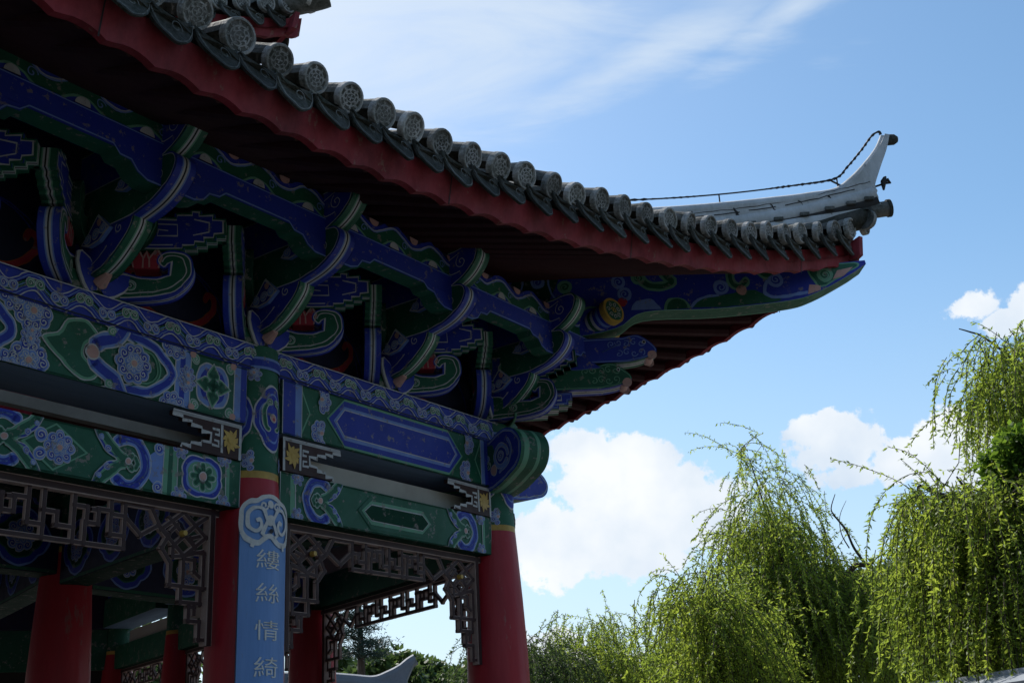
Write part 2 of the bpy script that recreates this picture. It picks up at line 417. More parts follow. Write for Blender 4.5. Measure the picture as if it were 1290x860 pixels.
# ---- columns
COLPROF = [(.225, 0), (.22, 1.0), (.212, 2.1), (.206, 2.4), (.19, 2.75), (.172, 3.05), (.162, 3.2)]
def column(name, u, k, painted=True):
    mb = MB(); mb.lathe(COLPROF, 'column_red', (u, k))
    if painted:
        mb.lathe([(.162, 3.2), (.1605, 3.24)], 'gold', (u, k)); mb.lathe([(.1595, 3.24), (.153, 3.55), (.150, ZCAP)], 'green', (u, k))
        mb.lathe([(.1605, 3.24), (.1595, 3.24)], 'gold', (u, k))
    else: mb.lathe([(.162, 3.2), (.150, ZCAP)], 'column_red', (u, k))
    if painted == 2:
        def fr(a, b, h):
            r = .1595 - (b - 3.24) * .0125 + .0022 + h; t = -PI / 2 + a / .155
            return P(u + r * math.cos(t), k - r * math.sin(t), b)
        p = Paint(mb, fr)
        for dx in (-.215, .02, .255):
            p.medallion((dx, 3.55), .112, .185, 1, 4, .07, ('white', 'blue', 'skyblue', 'blue'), 0, 4)
            for sx in (-1, 1):
                p.cloud(arc((dx + sx * .03, 3.56), .03, 90, 270 if sx < 0 else -90, 8, .075), .022, 'green', 'white', 6, .005)
                p.curl((dx + sx * .028, 3.64), .022, 'green', 8, 0, sx)
            p.disc((dx, 3.55), .026, 'white', 9); p.disc((dx, 3.55), .02, 'pink', 10); p.disc((dx, 3.545), .009, 'rose', 11)
        for dx in (-.1, .14):
            p.floret((dx, 3.295), .06, 7, 2, half=PI / 2)
            p.floret((dx, 3.8), .05, 6, 2)
        p.poly
        for b0, b1, mt in ((3.83, 3.9, 'skyblue'), (3.845, 3.885, 'blue')):
            st = [(x * .04 - .34, b0) for x in range(18)]; en = [(x * .04 - .34, b1) for x in range(18)]
            for i in range(17): mb.quad(fr(*st[i], .006), fr(*st[i + 1], .006), fr(*en[i + 1], .006 + (.001 if mt == 'blue' else 0)), fr(*en[i], .006), mt) if mt == 'skyblue' else mb.quad(fr(*st[i], .0075), fr(*st[i + 1], .0075), fr(*en[i + 1], .0075), fr(*en[i], .0075), mt)
    mb.lathe([(.36, -.02), (.38, .1), (.33, .22), (.23, .24)], 'stone', (u, k))
    return mb.build(name, pav, True)
colA = column('column', ACOL, 0, 2); colB = column('column', 0, 0, 2)
for q_ in (SCOL, -5.82, -7.84): cS = column('column', q_, 0, 1); cS.matrix_local = M72
column('column', -5.6, 0, 1); column('column', -7.84, 0, 1)
for i in range(5):
    column('column', *rotc(-1.74, -2.4, i), 1)
for i in (2, 3):
    column('column', *rotc(0, 0, i), 1)

# ---- painted beams
KU, KL = .11, .09
ZL0, ZL1, ZU0, ZU1, ZP0, ZP1 = 3.03, 3.285, 3.5, 3.82, 3.82, ZCAP
def bars(p, x0, x1, b0, b1, cols):
    n = len(cols)
    for i, c in enumerate(cols):
        a0, a1 = x0 + (x1 - x0) * i / n, x0 + (x1 - x0) * (i + 1) / n
        p.poly([(a0, b0), (a1, b0), (a1, b1), (a0, b1)], c, 2)
    for x in (x0, x1): p.stroke([(x, b0), (x, b1)], .006, 'white', 3)
def wave(p, a0, a1, b0, b1, lam=.27, L=2):
    h = b1 - b0; mid = (b0 + b1) / 2; amp = h * .24
    n = int((a1 - a0) / .02)
    S = lambda off, ph=0: [(a0 + (a1 - a0) * i / n, mid + off + amp * math.sin(2 * PI * (a0 + (a1 - a0) * i / n) / lam + ph)) for i in range(n + 1)]
    for j, (off, w, c) in enumerate(((.030, .026, 'blue'), (-.002, .024, 'green'), (-.034, .026, 'blue'))):
        p.stroke(S(off), w + .012, 'white', L + j); p.stroke(S(off), w, c, L + j + 1); p.stroke(S(off), .004, 'skyblue', L + j + 2)
    k = math.floor(a0 / (lam / 2)) + 1
    while k * lam / 2 < a1:
        x = k * lam / 2 + lam * .25; up = 1 if k % 2 else -1
        if a0 + .05 < x < a1 - .05:
            for dx, cw in ((-.026, 1), (.026, -1)):
                p.curl((x + dx, mid - up * amp * .55), .027, 'blue' if k % 2 else 'green', L + 6, 0 if cw > 0 else PI, cw)
        k += 1
def edge_line(p, a0, a1, b0, b1):
    for b in (b0 + .006, b1 - .006): p.stroke([(a0, b), (a1, b)], .006, 'deepgreen', 2)
def ruyi(p, c, s, d, L=3, main='blue', leaf='green'):
    """C-shaped cloud head opening to direction d (+1 right, -1 left) with two leaf scrolls"""
    x, y = c
    p.cloud([(x + d * a * s, y + b * s) for a, b in smooth([(.55, .62), (.2, .78), (-.25, .62), (-.55, 0), (-.25, -.62), (.2, -.78), (.55, -.62)], 5)], .38 * s, main, 'white', L, .03 * s, None)
    p.stroke([(x + d * a * s, y + b * s) for a, b in smooth([(.4, .72), (.05, .72), (-.4, .45), (-.6, 0), (-.4, -.45), (.05, -.72), (.4, -.72)], 5)], .05 * s, 'skyblue', L + 2)
    for sg in (1, -1):
        p.cloud([(x + d * a * s, y + sg * b * s) for a, b in smooth([(.02, .2), (.2, .08), (.5, .16), (.85, .45), (1.25, .82)], 5)], [.2 * s] * 6 + [.34 * s] * 15, leaf, 'white', L + 3, .025 * s)
        p.cloud([(x + d * a * s, y + sg * b * s) for a, b in smooth([(.62, .1), (.9, .2), (1.2, .5), (1.4, .85)], 4)], .1 * s, 'blue', 'white', L + 2, .025 * s)
        p.curl((x + d * .95 * s, y + sg * .3 * s), .12 * s, 'blue', L + 5, 0, sg * d)
        p.curl((x + d * 1.2 * s, y + sg * .62 * s), .1 * s, 'skyblue', L + 5, 0, sg * d)
    p.disc((x + d * .18 * s, y), .13 * s, 'white', L + 6); p.disc((x + d * .18 * s, y), .1 * s, 'pink', L + 7)
    p.cloud([(x - d * .12 * s, y + .16 * s), (x - d * .2 * s, y), (x - d * .12 * s, y - .16 * s)], .16 * s, leaf, 'white', L + 4, .02 * s)
def cartouche(p, x0, x1, y0, y1, cols, L=3, pt=.12, bw=(.0, .018, .05)):
    for i, (d, c) in enumerate(zip(bw, cols)):
        p.poly([(x0 + d * 1.1, (y0 + y1) / 2), (x0 + pt, y0 + d), (x1 - pt, y0 + d), (x1 - d * 1.1, (y0 + y1) / 2), (x1 - pt, y1 - d), (x0 + pt, y1 - d)], c, L + i)
def beam_upper(u0, u1, mode):
    mb = MB(); mb.box(u0, u1, -.25, KU, ZU0, ZU1, 'green')
    # plain slate-painted underside laid just below the beam
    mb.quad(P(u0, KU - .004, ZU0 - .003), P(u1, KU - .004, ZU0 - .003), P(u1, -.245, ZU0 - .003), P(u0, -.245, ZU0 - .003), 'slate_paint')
    p = Paint(mb, lambda a, b, h: P(a, KU + .001 + h, b), (u0, u1, ZU0, ZU1)); y0, y1 = ZU0, ZU1; ym = (y0 + y1) / 2
    if mode == 'wide':
        bars(p, u1 - .09, u1, y0, y1, ['skyblue', 'blue'])
        x0, x1 = u1 - .39, u1 - .09; xm = (x0 + x1) / 2
        p.poly([(x0, y0), (x1, y0), (x1, y1), (x0, y1)], 'green', 2)
        p.medallion((xm, ym), .118, .128, 3, 4, .07, ('white', 'skyblue', 'blue', 'blue'), PI / 4)
        for a in range(4):
            an = a * PI / 2
            q = [(xm + .05 * math.cos(an), ym + .055 * math.sin(an)), (xm + .085 * math.cos(an), ym + .09 * math.sin(an))]
            p.cloud([(xm, ym), q[0]], .038, 'green', 'white', 7, .005)
            p.cloud([(q[0][0] - .022 * math.sin(an), q[0][1] + .022 * math.cos(an)), q[1], (q[0][0] + .022 * math.sin(an), q[0][1] - .022 * math.cos(an))], .04, 'green', 'white', 7, .005)
        p.disc((xm, ym), .035, 'green', 9)
        for sx in (-1, 1):
            for sy in (-1, 1): p.curl((xm + sx * .12, ym + sy * .125), .03, 'palegreen', 3, 0, sx * sy); p.disc((xm + sx * .14, ym + sy * .145), .02, 'pink', 6)
        bars(p, u1 - .49, u1 - .39, y0, y1, ['skyblue', 'blue', 'skyblue'])
        x = u1 - .49
        while x > u0 + .5:
            og = smooth([(x - .44, y1 + .03), (x - .30, y1 - .015), (x - .17, y1 - .03), (x - .08, ym + .075), (x - .02, ym), (x - .08, ym - .075), (x - .17, y0 + .03), (x - .30, y0 + .015), (x - .44, y0 - .03)], 5)
            p.cloud(og, .05, 'blue', 'white', 4, .007)
            p.cloud(smooth([(x - .36, y1 + .01), (x - .24, y1 - .055), (x - .145, ym + .08), (x - .10, ym), (x - .145, ym - .08), (x - .24, y0 + .055), (x - .36, y0 - .01)], 5), .012, 'green', 'palegreen', 3, .006)
            p.floret((x - .265, ym), .112, 10, 7)
            for sy in (-1, 1):
                p.cloud(smooth([(x - .33, ym + sy * .185), (x - .37, ym + sy * .11), (x - .45, ym + sy * .075), (x - .49, ym + sy * .045)], 4), .075, 'blue', 'white', 7, .008)
                p.floret((x - .01, ym + sy * .175), .09, 9, 3); p.floret((x + .08, ym + sy * .02), .055, 7, 3); p.floret((x - .84, ym + sy * .125), .11, 10, 3)
                p.curl((x - .40, ym + sy * .135), .028, 'palegreen', 8, 0, sy)
            p.disc((x - .51, ym), .042, 'white', 12); p.disc((x - .51, ym), .034, 'pink', 13)
            lf = smooth([(x - .78, ym + .01), (x - .70, ym + .05), (x - .65, y1 - .03), (x - .56, y1 - .005), (x - .49, y1 - .05), (x - .5, ym + .07), (x - .55, ym + .03), (x - .55, ym - .03), (x - .5, ym - .07), (x - .46, y0 + .07), (x - .50, y0 + .02), (x - .58, y0 + .02), (x - .67, ym - .08)], 4, True)
            p.poly(inset(lf, -.006), 'white', 4); p.poly(lf, 'palegreen', 5); p.poly(inset(lf, .014), 'green', 6)
            x -= .92
    else:
        bars(p, u0, u0 + .155, y0, y1, ['blue', 'blue', 'skyblue']); bars(p, u1 - .12, u1, y0, y1, ['skyblue', 'blue', 'blue'])
        a, b = u0 + .155, u1 - .12; w = b - a
        for sx, e in ((1, a), (-1, b)):
            p.poly([(e, y0 + .02), (e + sx * .07, ym), (e, y1 - .02)], 'palegreen', 2); p.poly([(e, y0 + .05), (e + sx * .06, ym), (e, y1 - .05)], 'green', 3)
            for sy in (-1, 1):
                p.floret((e + sx * .155, ym + sy * .105), .085, 9, 3, half=-sy * PI / 2)
        cartouche(p, a + .2, b - .2, y0 + .005, y1 - .005, ('palegreen', 'blue', 'skyblue', 'white', 'blue'), 3, .15, (0, .014, .05, .07, .077))
    edge_line(p, u0, u1, y0, y1)
    return mb.build('upper_beam', pav)
def beam_lower(u0, u1, mode):
    mb = MB(); mb.box(u0, u1, -KL, KL, ZL0, ZL1, 'green')
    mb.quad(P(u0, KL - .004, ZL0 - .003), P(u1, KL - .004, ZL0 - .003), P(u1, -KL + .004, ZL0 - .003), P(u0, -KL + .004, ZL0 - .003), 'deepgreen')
    p = Paint(mb, lambda a, b, h: P(a, KL + .001 + h, b), (u0, u1, ZL0, ZL1)); y0, y1 = ZL0, ZL1; ym = (y0 + y1) / 2
    bars(p, u1 - .1, u1, y0, y1, ['palegreen', 'green', 'green', 'green']); 
    if mode == 'wide':
        x0, x1 = u1 - .42, u1 - .1; xm = (x0 + x1) / 2
        p.poly([(x0, y0), (x1, y0), (x1, y1), (x0, y1)], 'green', 2)
        p.medallion((xm, ym), .14, .115, 3, 4, .08, ('white', 'blue', 'skyblue', 'palegreen'), PI / 4, 1, (1, .94, .78, .7))
        for i in range(8):
            an = 2 * PI * i / 8
            p.cloud([(xm + .03 * math.cos(an), ym + .027 * math.sin(an)), (xm + .066 * math.cos(an), ym + .058 * math.sin(an))], .036, 'green', 'white', 7, .004)
        p.disc((xm, ym), .026, 'white', 10); p.disc((xm, ym), .02, 'pink', 11)
        for sx in (-1, 1):
            for sy in (-1, 1): p.floret((xm + sx * .145, ym + sy * .12), .05, 6, 3)
        bars(p, u1 - .51, u1 - .42, y0, y1, ['palegreen', 'green', 'palegreen'])
        x = u1 - .51
        while x > u0 + .4:
            p.poly([(x, y0), (x - .16, ym), (x, y1)], 'skyblue', 2)
            for sy in (-1, 1): p.curl((x - .03, ym + sy * .1), .032, 'blue', 3, 0, sy)
            ruyi(p, (x - .19, ym), .155, -1)
            p.poly([(x - .44, ym), (x - .62, y1 - .01), (x - .80, ym), (x - .62, y0 + .01)], 'palegreen', 3); p.poly([(x - .46, ym), (x - .62, y1 - .022), (x - .78, ym), (x - .62, y0 + .022)], 'green', 4)
            p.floret((x - .6, ym), .085, 8, 6)
            for sy in (-1, 1): p.curl((x - .70, ym + sy * .045), .035, 'blue', 6, 0, sy)
            x -= .86; ruyi(p, (x - .05, ym), .15, 1)
            x -= .3
    else:
        bars(p, u0, u0 + .12, y0, y1, ['green', 'green', 'palegreen'])
        a, b = u0 + .12, u1 - .1
        ruyi(p, (a + .165, ym), .15, 1); ruyi(p, (b - .165, ym), .15, -1)
        cartouche(p, (a + b) / 2 - .36, (a + b) / 2 + .36, y0 + .02, y1 - .03, ('green', 'palegreen', 'white', 'deepgreen'), 3, .12, (0, .03, .05, .056))
        for e, d in ((a, 1), (b, -1)):
            for sy in (-1, 1): p.floret((e + d * .015, ym + sy * .11), .05, 6, 2)
    edge_line(p, u0, u1, y0, y1)
    return mb.build('lower_beam', pav)
def plate_beam(u0, u1):
    mb = MB(); mb.box(u0, u1, -.2, KU + .004, ZP0 + .002, ZP1, 'blue')
    p = Paint(mb, lambda a, b, h: P(a, KU + .005 + h, b), (u0, u1, ZP0 + .002, ZP1)); wave(p, u0, u1, ZP0 + .004, ZP1)
    p.stroke([(u0, ZP1 - .004), (u1, ZP1 - .004)], .006, 'white', 12); p.stroke([(u0, ZP0 + .008), (u1, ZP0 + .008)], .006, 'black', 12)
    return mb.build('plate_beam', pav)
beam_upper(-5.42, -2.375, 'wide'); bu = beam_upper(-2.105, -.13, 'narrow')
beam_lower(-5.42, -2.385, 'wide'); bl = beam_lower(-2.095, -.135, 'narrow')
beam_upper(-7.7, -5.75, 'narrow'); beam_lower(-7.7, -5.75, 'narrow')
pl = plate_beam(-7.9, .12)
sb = beam_upper(SCOL + .135, -.13, 'narrow'); sb.matrix_local = M72
sb = beam_lower(SCOL + .145, -.135, 'narrow'); sb.matrix_local = M72
mirror(pl)
for fn in (beam_upper, beam_lower):
    sb = fn(-5.69, SCOL - .14, 'wide'); sb.matrix_local = M72
    sb = fn(-7.7, -5.96, 'narrow'); sb.matrix_local = M72

# ---- pale boards in the slot between the beams
def pad(u0, u1, full, zt=3.425):
    mb = MB()
    if full: mb.box(u0, u1, -.06, -.02, ZL1 - .02, zt, 'cream')
    else:
        mb.box(u0, u1, -.06, -.005, 3.352, 3.408, 'rail_grey')
    return mb.build('filler_board' if full else 'pale_rail', pav, not full)
pad(-5.4, -2.38, False); pad(-2.1, -.14, True)

o_ = pad(SCOL + .2, -.14, True, 3.51); o_.matrix_local = M72
o_ = pad(-7.3, -5.9, True); o_.matrix_local = M72
o_ = pad(-5.6, SCOL - .2, True, 3.51); o_.matrix_local = M72
# ---- carved corner pieces in the slot
def spandrel(u, d):
    mb = MB(); fr = lambda a, b, t: P(u + d * a, t, b)
    z0, z1 = 3.288, 3.478
    o = [(0, z0), (0, z1), (.46, z1), (.46, z1 - .022), (.40, z1 - .022), (.40, z1 - .04), (.34, z1 - .04), (.34, z1 - .058), (.27, z1 - .058), (.27, z1 - .078), (.21, z1 - .078),
         (.21, z0 + .06), (.27, z0 + .06), (.27, z0 + .04), (.34, z0 + .04), (.34, z0 + .018), (.40, z0 + .018), (.40, z0)]
    mb.prism(o, fr, .075, .108, 'maroon', 'maroon')
    p = Paint(mb, lambda a, b, h: P(u + d * a, .1085 + h, b))
    p.stroke(inset(o, -.0)[1:] , .014, 'white', 1); p.stroke([(0, z1 - .006), (.46, z1 - .006)], .012, 'white', 1); p.stroke([(.008, z0), (.008, z1)], .016, 'white', 2)
    for yy in (z0 + .05, z1 - .05): p.stroke([(.2, yy), (.155, yy), (.155, yy + .028 * (1 if yy < 3.38 else -1)), (.185, yy + .028 * (1 if yy < 3.38 else -1))], .012, 'white', 2)
    p.stroke([(.135, z0 + .02), (.135, z1 - .02)], .014, 'white', 2)
    c = (.075, (z0 + z1) / 2)
    for i in range(9):
        an = 2 * PI * i / 9; r2 = .07 if i % 2 else .055
        p.stroke([(c[0] + .012 * math.cos(an), c[1] + .012 * math.sin(an)), (c[0] + .04 * math.cos(an + .2), c[1] + .045 * math.sin(an + .2)), (c[0] + r2 * math.cos(an), c[1] + r2 * 1.1 * math.sin(an))], [.02, .026, .004], 'gold', 3 + i % 2)
    p.disc(c, .018, 'gold', 6)
    return mb.build('carved_spandrel', pav)
spandrel(-2.4, -1); spandrel(-2.09, 1); spandrel(-.15, -1); spandrel(-5.4, 1)
s_ = spandrel(-.15, -1); s_.matrix_local = M72

# ---- hanging fret lattice
BW = .025
def lattice(u0, u1, hb=1.0, zt=3.028):
    mb = MB(); kn = []
    def bar(pts, w=BW, d=.011):
        p = Paint(mb, None); n = len(pts)
        for i in range(n - 1):
            (a0, b0), (a1, b1) = pts[i], pts[i + 1]; L = math.hypot(a1 - a0, b1 - b0)
            if L < 1e-5: continue
            tx, ty = (a1 - a0) / L, (b1 - b0) / L; nx, ny = -ty, tx; e = w / 2
            a0 -= tx * e; b0 -= ty * e; a1 += tx * e; b1 += ty * e
            j = rng.uniform(0, .002)
            for o0, o1, dd, mt in ((-.5, -.36, d - .001, 'lattice_edge'), (-.36, .36, d + .003, 'maroon'), (.36, .5, d - .001, 'lattice_edge')):
                vs = [P(a + nx * w * o, k, b + ny * w * o) for a, b in ((a0, b0), (a1, b1)) for o in (o0, o1) for k in (-dd - j, dd + j)]
                mb.add(vs, [(0, 1, 3, 2), (4, 6, 7, 5), (0, 4, 5, 1), (2, 3, 7, 6), (0, 2, 6, 4), (1, 5, 7, 3)], mt)
    W = u1 - u0
    bar([(u0, zt - .03), (u1, zt - .03)], .04, .026)
    def end(e, d):
        f = lambda l: [(e + d * a, zt + b) for a, b in l]
        bar(f([(.02, -.03), (.02, -.70)]), .038, .026)
        bar(f([(.02, -.69), (.075, -.69), (.075, -.60), (.145, -.60), (.145, -.53), (.11, -.53), (.11, -.56)]))
        bar(f([(.20, -.51), (.20, -.44)])); bar(f([(.075, -.51), (.2, -.51)])); bar(f([(.075, -.51), (.075, -.44)]))
        bar(f([(.05, -.43), (.27, -.43)])); bar(f([(.27, -.43), (.27, -.32), (.33, -.25), (.29, -.18), (.36, -.14), (.46, -.2), (.56, -.12), (.62, -.12)]))
        bar(f([(.06, -.43), (.06, -.25), (.14, -.25)])); bar(f([(.19, -.42), (.19, -.29), (.12, -.29), (.12, -.35), (.09, -.37)]))
        D = [(.20, -.05), (.05, -.165), (.19, -.275), (.34, -.155), (.20, -.05)]; bar(f(D))
        bar(f([(.285, -.095), (.12, -.225)])); bar(f([(.11, -.10), (.26, -.23)])); bar(f([(.12, -.225), (.15, -.18), (.10, -.165)])); bar(f([(.05, -.06), (.11, -.10)]))
        bar(f([(.24, -.12), (.275, -.155)])); bar(f([(.19, -.275), (.26, -.285), (.26, -.25)])); bar(f([(.07, -.24), (.19, -.275)])); bar(f([(.34, -.155), (.40, -.06)])); bar(f([(.40, -.055), (.56, -.055)]))
        k_ = MB(); k_.tube([P(e + d * .215, .02, zt - .165), P(e + d * .215, .05, zt - .165)], [.018, .014], 'gold', 10); kn.append(k_)
    end(u0, 1); end(u1, -1)
    # middle frets
    a, b = u0 + .56, u1 - .56; zb = zt - .215
    mid = (a + b) / 2
    n = max(1, round((b - a) / .44)); st = (b - a) / n
    for i in range(n):
        x = a + st * i; f = lambda l: [(x + st * p_, zt - .03 + (q_ + .03) * hb) for p_, q_ in l]
        bar(f([(0, -.12), (0, -.215)])); bar(f([(0, -.215), (1, -.215)]))
        bar(f([(0, -.05), (0, -.12), (.16, -.12), (.16, -.165), (.36, -.165)]))
        bar(f([(.36, -.04), (.36, -.215)])); bar(f([(.36, -.085), (.52, -.085), (.52, -.14), (.66, -.14), (.66, -.09), (.6, -.09)]))
        bar(f([(.5, -.14), (.5, -.215)])); bar(f([(.66, -.085), (.82, -.085), (.82, -.17), (1, -.17)])); bar(f([(.82, -.04), (.82, -.085)]))
    bar([(a, zt - .12), (a, zt - .03 - .185 * hb)]); bar([(b, zt - .05), (b, zt - .03 - .185 * hb)])
    o = mb.build('fret_lattice', pav)
    for k_ in kn: k_.build('gold_knob', o, True)
    return o
lattice(-5.4, -2.485, 1.35); lattice(-1.985, -.205, 1.0)
for a_, b_ in ((SCOL + .23, -.205), (-5.6, SCOL - .23), (-7.62, -6.05)):
    s_ = lattice(a_, b_); s_.matrix_local = M72; [None for _ in ()]

# ---- crossing beam heads at the corner column
def head(outline, fr, t0, t1, face, edge, name, deco=None):
    mb = MB(); st = [(.12, edge), (.3, 'palegreen'), (.42, edge), (.58, edge), (.7, 'palegreen'), (.88, edge), (1, edge)]
    mb.prism(outline, fr, t0, t1, face, edge, st)
    for t, sg in ((t0, -1), (t1, 1)):
        p = Paint(mb, lambda a, b, h, t=t, sg=sg: fr(a, b, t + sg * (.001 + h)))
        p.stroke(inset(outline, .014), .009, 'skyblue', 1, True); p.stroke(inset(outline, .022), .004, 'white', 2, True)
        if deco: deco(p)
    return mb.build(name, pav)
def deco_head(p):
    p.poly([(.05, 3.79), (.22, 3.78), (.27, 3.68), (.13, 3.58), (.05, 3.62)], 'green', 2)
    p.cloud(arc((.32, 3.68), .075, 0, 330, 20), .024, 'skyblue', 'white', 3, .005); p.curl((.32, 3.68), .038, 'blue', 6)
    p.cloud([(.05, 3.70), (.16, 3.69)], .04, 'skyblue', 'white', 4, .005); p.disc((.23, 3.595), .04, 'white', 4); p.disc((.23, 3.595), .033, 'pink', 5)
    p.curl((.17, 3.64), .03, 'green', 6); p.curl((.12, 3.53), .04, 'green', 3); p.cloud(smooth([(.3, 3.57), (.4, 3.62), (.44, 3.71), (.4, 3.78)], 4), .016, 'skyblue', 'white', 3, .003)
hout = smooth([(.0, 3.87), (.25, 3.87), (.38, 3.91), (.52, 3.92), (.66, 3.87), (.74, 3.77), (.73, 3.66), (.66, 3.58), (.54, 3.53), (.38, 3.48), (.2, 3.45), (.0, 3.44)], 4)
hout = [(a * .74, 3.45 + (b - 3.44) * .86) for a, b in hout]
sh = head(hout, lambda a, b, t: P(a, t, b), -.12, .12, 'blue', 'green', 'beam_head', deco_head); 
xh = head(hout, lambda a, b, t: P(a, t, b), -.12, .12, 'blue', 'green', 'beam_head', deco_head); xh.matrix_local = M72
xh.scale = xh.scale  # side-facade beam passing the corner towards the front
# the front beam's own head is the shorter lower one
bpy.data.objects.remove(sh)
hs = [(a * 1.06, 3.455 + (b - 3.455) * .66) for a, b in hout]
head(hs, lambda a, b, t: P(a, t, b), -.1, .1, 'blue', 'green', 'beam_head')

# ---- bracket sets
def arm(name, outline, tk, face, edge, parent, lead=None, frm=None, marks=()):
    fr = frm or (lambda a, b, t: P(t, a, b)); mb = MB()
    st = [(.30, edge), (.37, 'skyblue' if edge == 'blue' else 'palegreen'), (.46, 'white'), (.54, 'black'), (.63, 'white'), (.70, 'skyblue' if edge == 'blue' else 'palegreen'), (1, edge)]
    mb.prism(outline, fr, -tk, tk, face, edge, st)
    for t, sg in ((-tk, -1), (tk, 1)):
        p = Paint(mb, lambda a, b, h, t=t, sg=sg: fr(a, b, t + sg * (.001 + h)))
        io = inset(outline, .012); p.stroke(inset(outline, .007), .014, edge if edge != face else 'deepgreen', 1, True); p.stroke(io, .006, 'white', 2, True)
        for mk in marks:
            if mk[0] == 's': p.spiral(mk[1], mk[2], 1.4, mk[3], 'white', 3, .006, mk[4])
            if mk[0] == 'c': p.curl(mk[1], mk[2], mk[3], 3)
            if mk[0] == 'l': p.stroke(mk[1], .006, 'white', 3)
    o = mb.build(name, parent); return o
T1 = smooth([(.0, 4.045), (.14, 4.05), (.26, 4.09), (.36, 4.16), (.43, 4.235), (.44, 4.29), (.39, 4.325), (.25, 4.315), (.0, 4.305)], 4) + [(-.16, 4.305), (-.16, 4.045)]
T2 = smooth([(.0, 4.275), (.36, 4.275), (.50, 4.29), (.62, 4.325), (.71, 4.385), (.755, 4.455), (.74, 4.515), (.66, 4.545), (.4, 4.54), (.0, 4.54)], 4) + [(-.16, 4.54), (-.16, 4.275)]
T3 = smooth([(.0, 4.52), (.56, 4.52), (.69, 4.545), (.79, 4.60), (.855, 4.68), (.86, 4.745), (.80, 4.785), (.6, 4.77), (.0, 4.77)], 4) + [(-.16, 4.77), (-.16, 4.52)]
CLOUD = [(0, 3.985)] + smooth([(.2, 3.985), (.45, 4.005), (.56, 4.06), (.61, 4.15), (.59, 4.235), (.52, 4.27), (.45, 4.255), (.42, 4.205), (.455, 4.165), (.49, 4.19)], 5) + smooth([(.485, 4.135), (.40, 4.115), (.30, 4.13), (.2, 4.165), (.0, 4.18)], 4)
FRET = [(0, 4.27), (.42, 4.27), (.56, 4.275), (.56, 4.29), (.62, 4.29), (.62, 4.31), (.67, 4.31), (.67, 4.335), (.72, 4.335), (.72, 4.36), (.765, 4.36), (.765, 4.46), (.71, 4.46), (.71, 4.485), (.64, 4.485), (.64, 4.505), (.58, 4.505), (.58, 4.485), (.5, 4.485), (.5, 4.46), (0, 4.46)]
DG = math.sqrt(.5)
def leaf_blade(mb, base, d, L, w, mat, tilt):
    d = Vector(d).normalized(); s_ = d.cross(Vector(tilt)).normalized(); nn = s_.cross(d).normalized()
    base = Vector(base); prof = [(0, .5), (.25, .9), (.55, 1), (.8, .75), (1, .12)]
    for side in (0.014, -0.014):
        vs = [base + d * L * t + s_ * w * .5 * f * sg + nn * (side + .035 * t * t) for t, f in prof for sg in (-1, 1)]
        mb.add(vs, [(2 * i, 2 * i + 1, 2 * i + 3, 2 * i + 2) for i in range(4)], mat)
    rim = [base + d * L * t + s_ * w * .5 * f * sg + nn * (.0 + .035 * t * t) for sg in (-1, 1) for t, f in (prof if sg < 0 else prof[::-1])]
    mb.tube(rim, .013, 'white' if mat != 'green' else 'palegreen', 6)
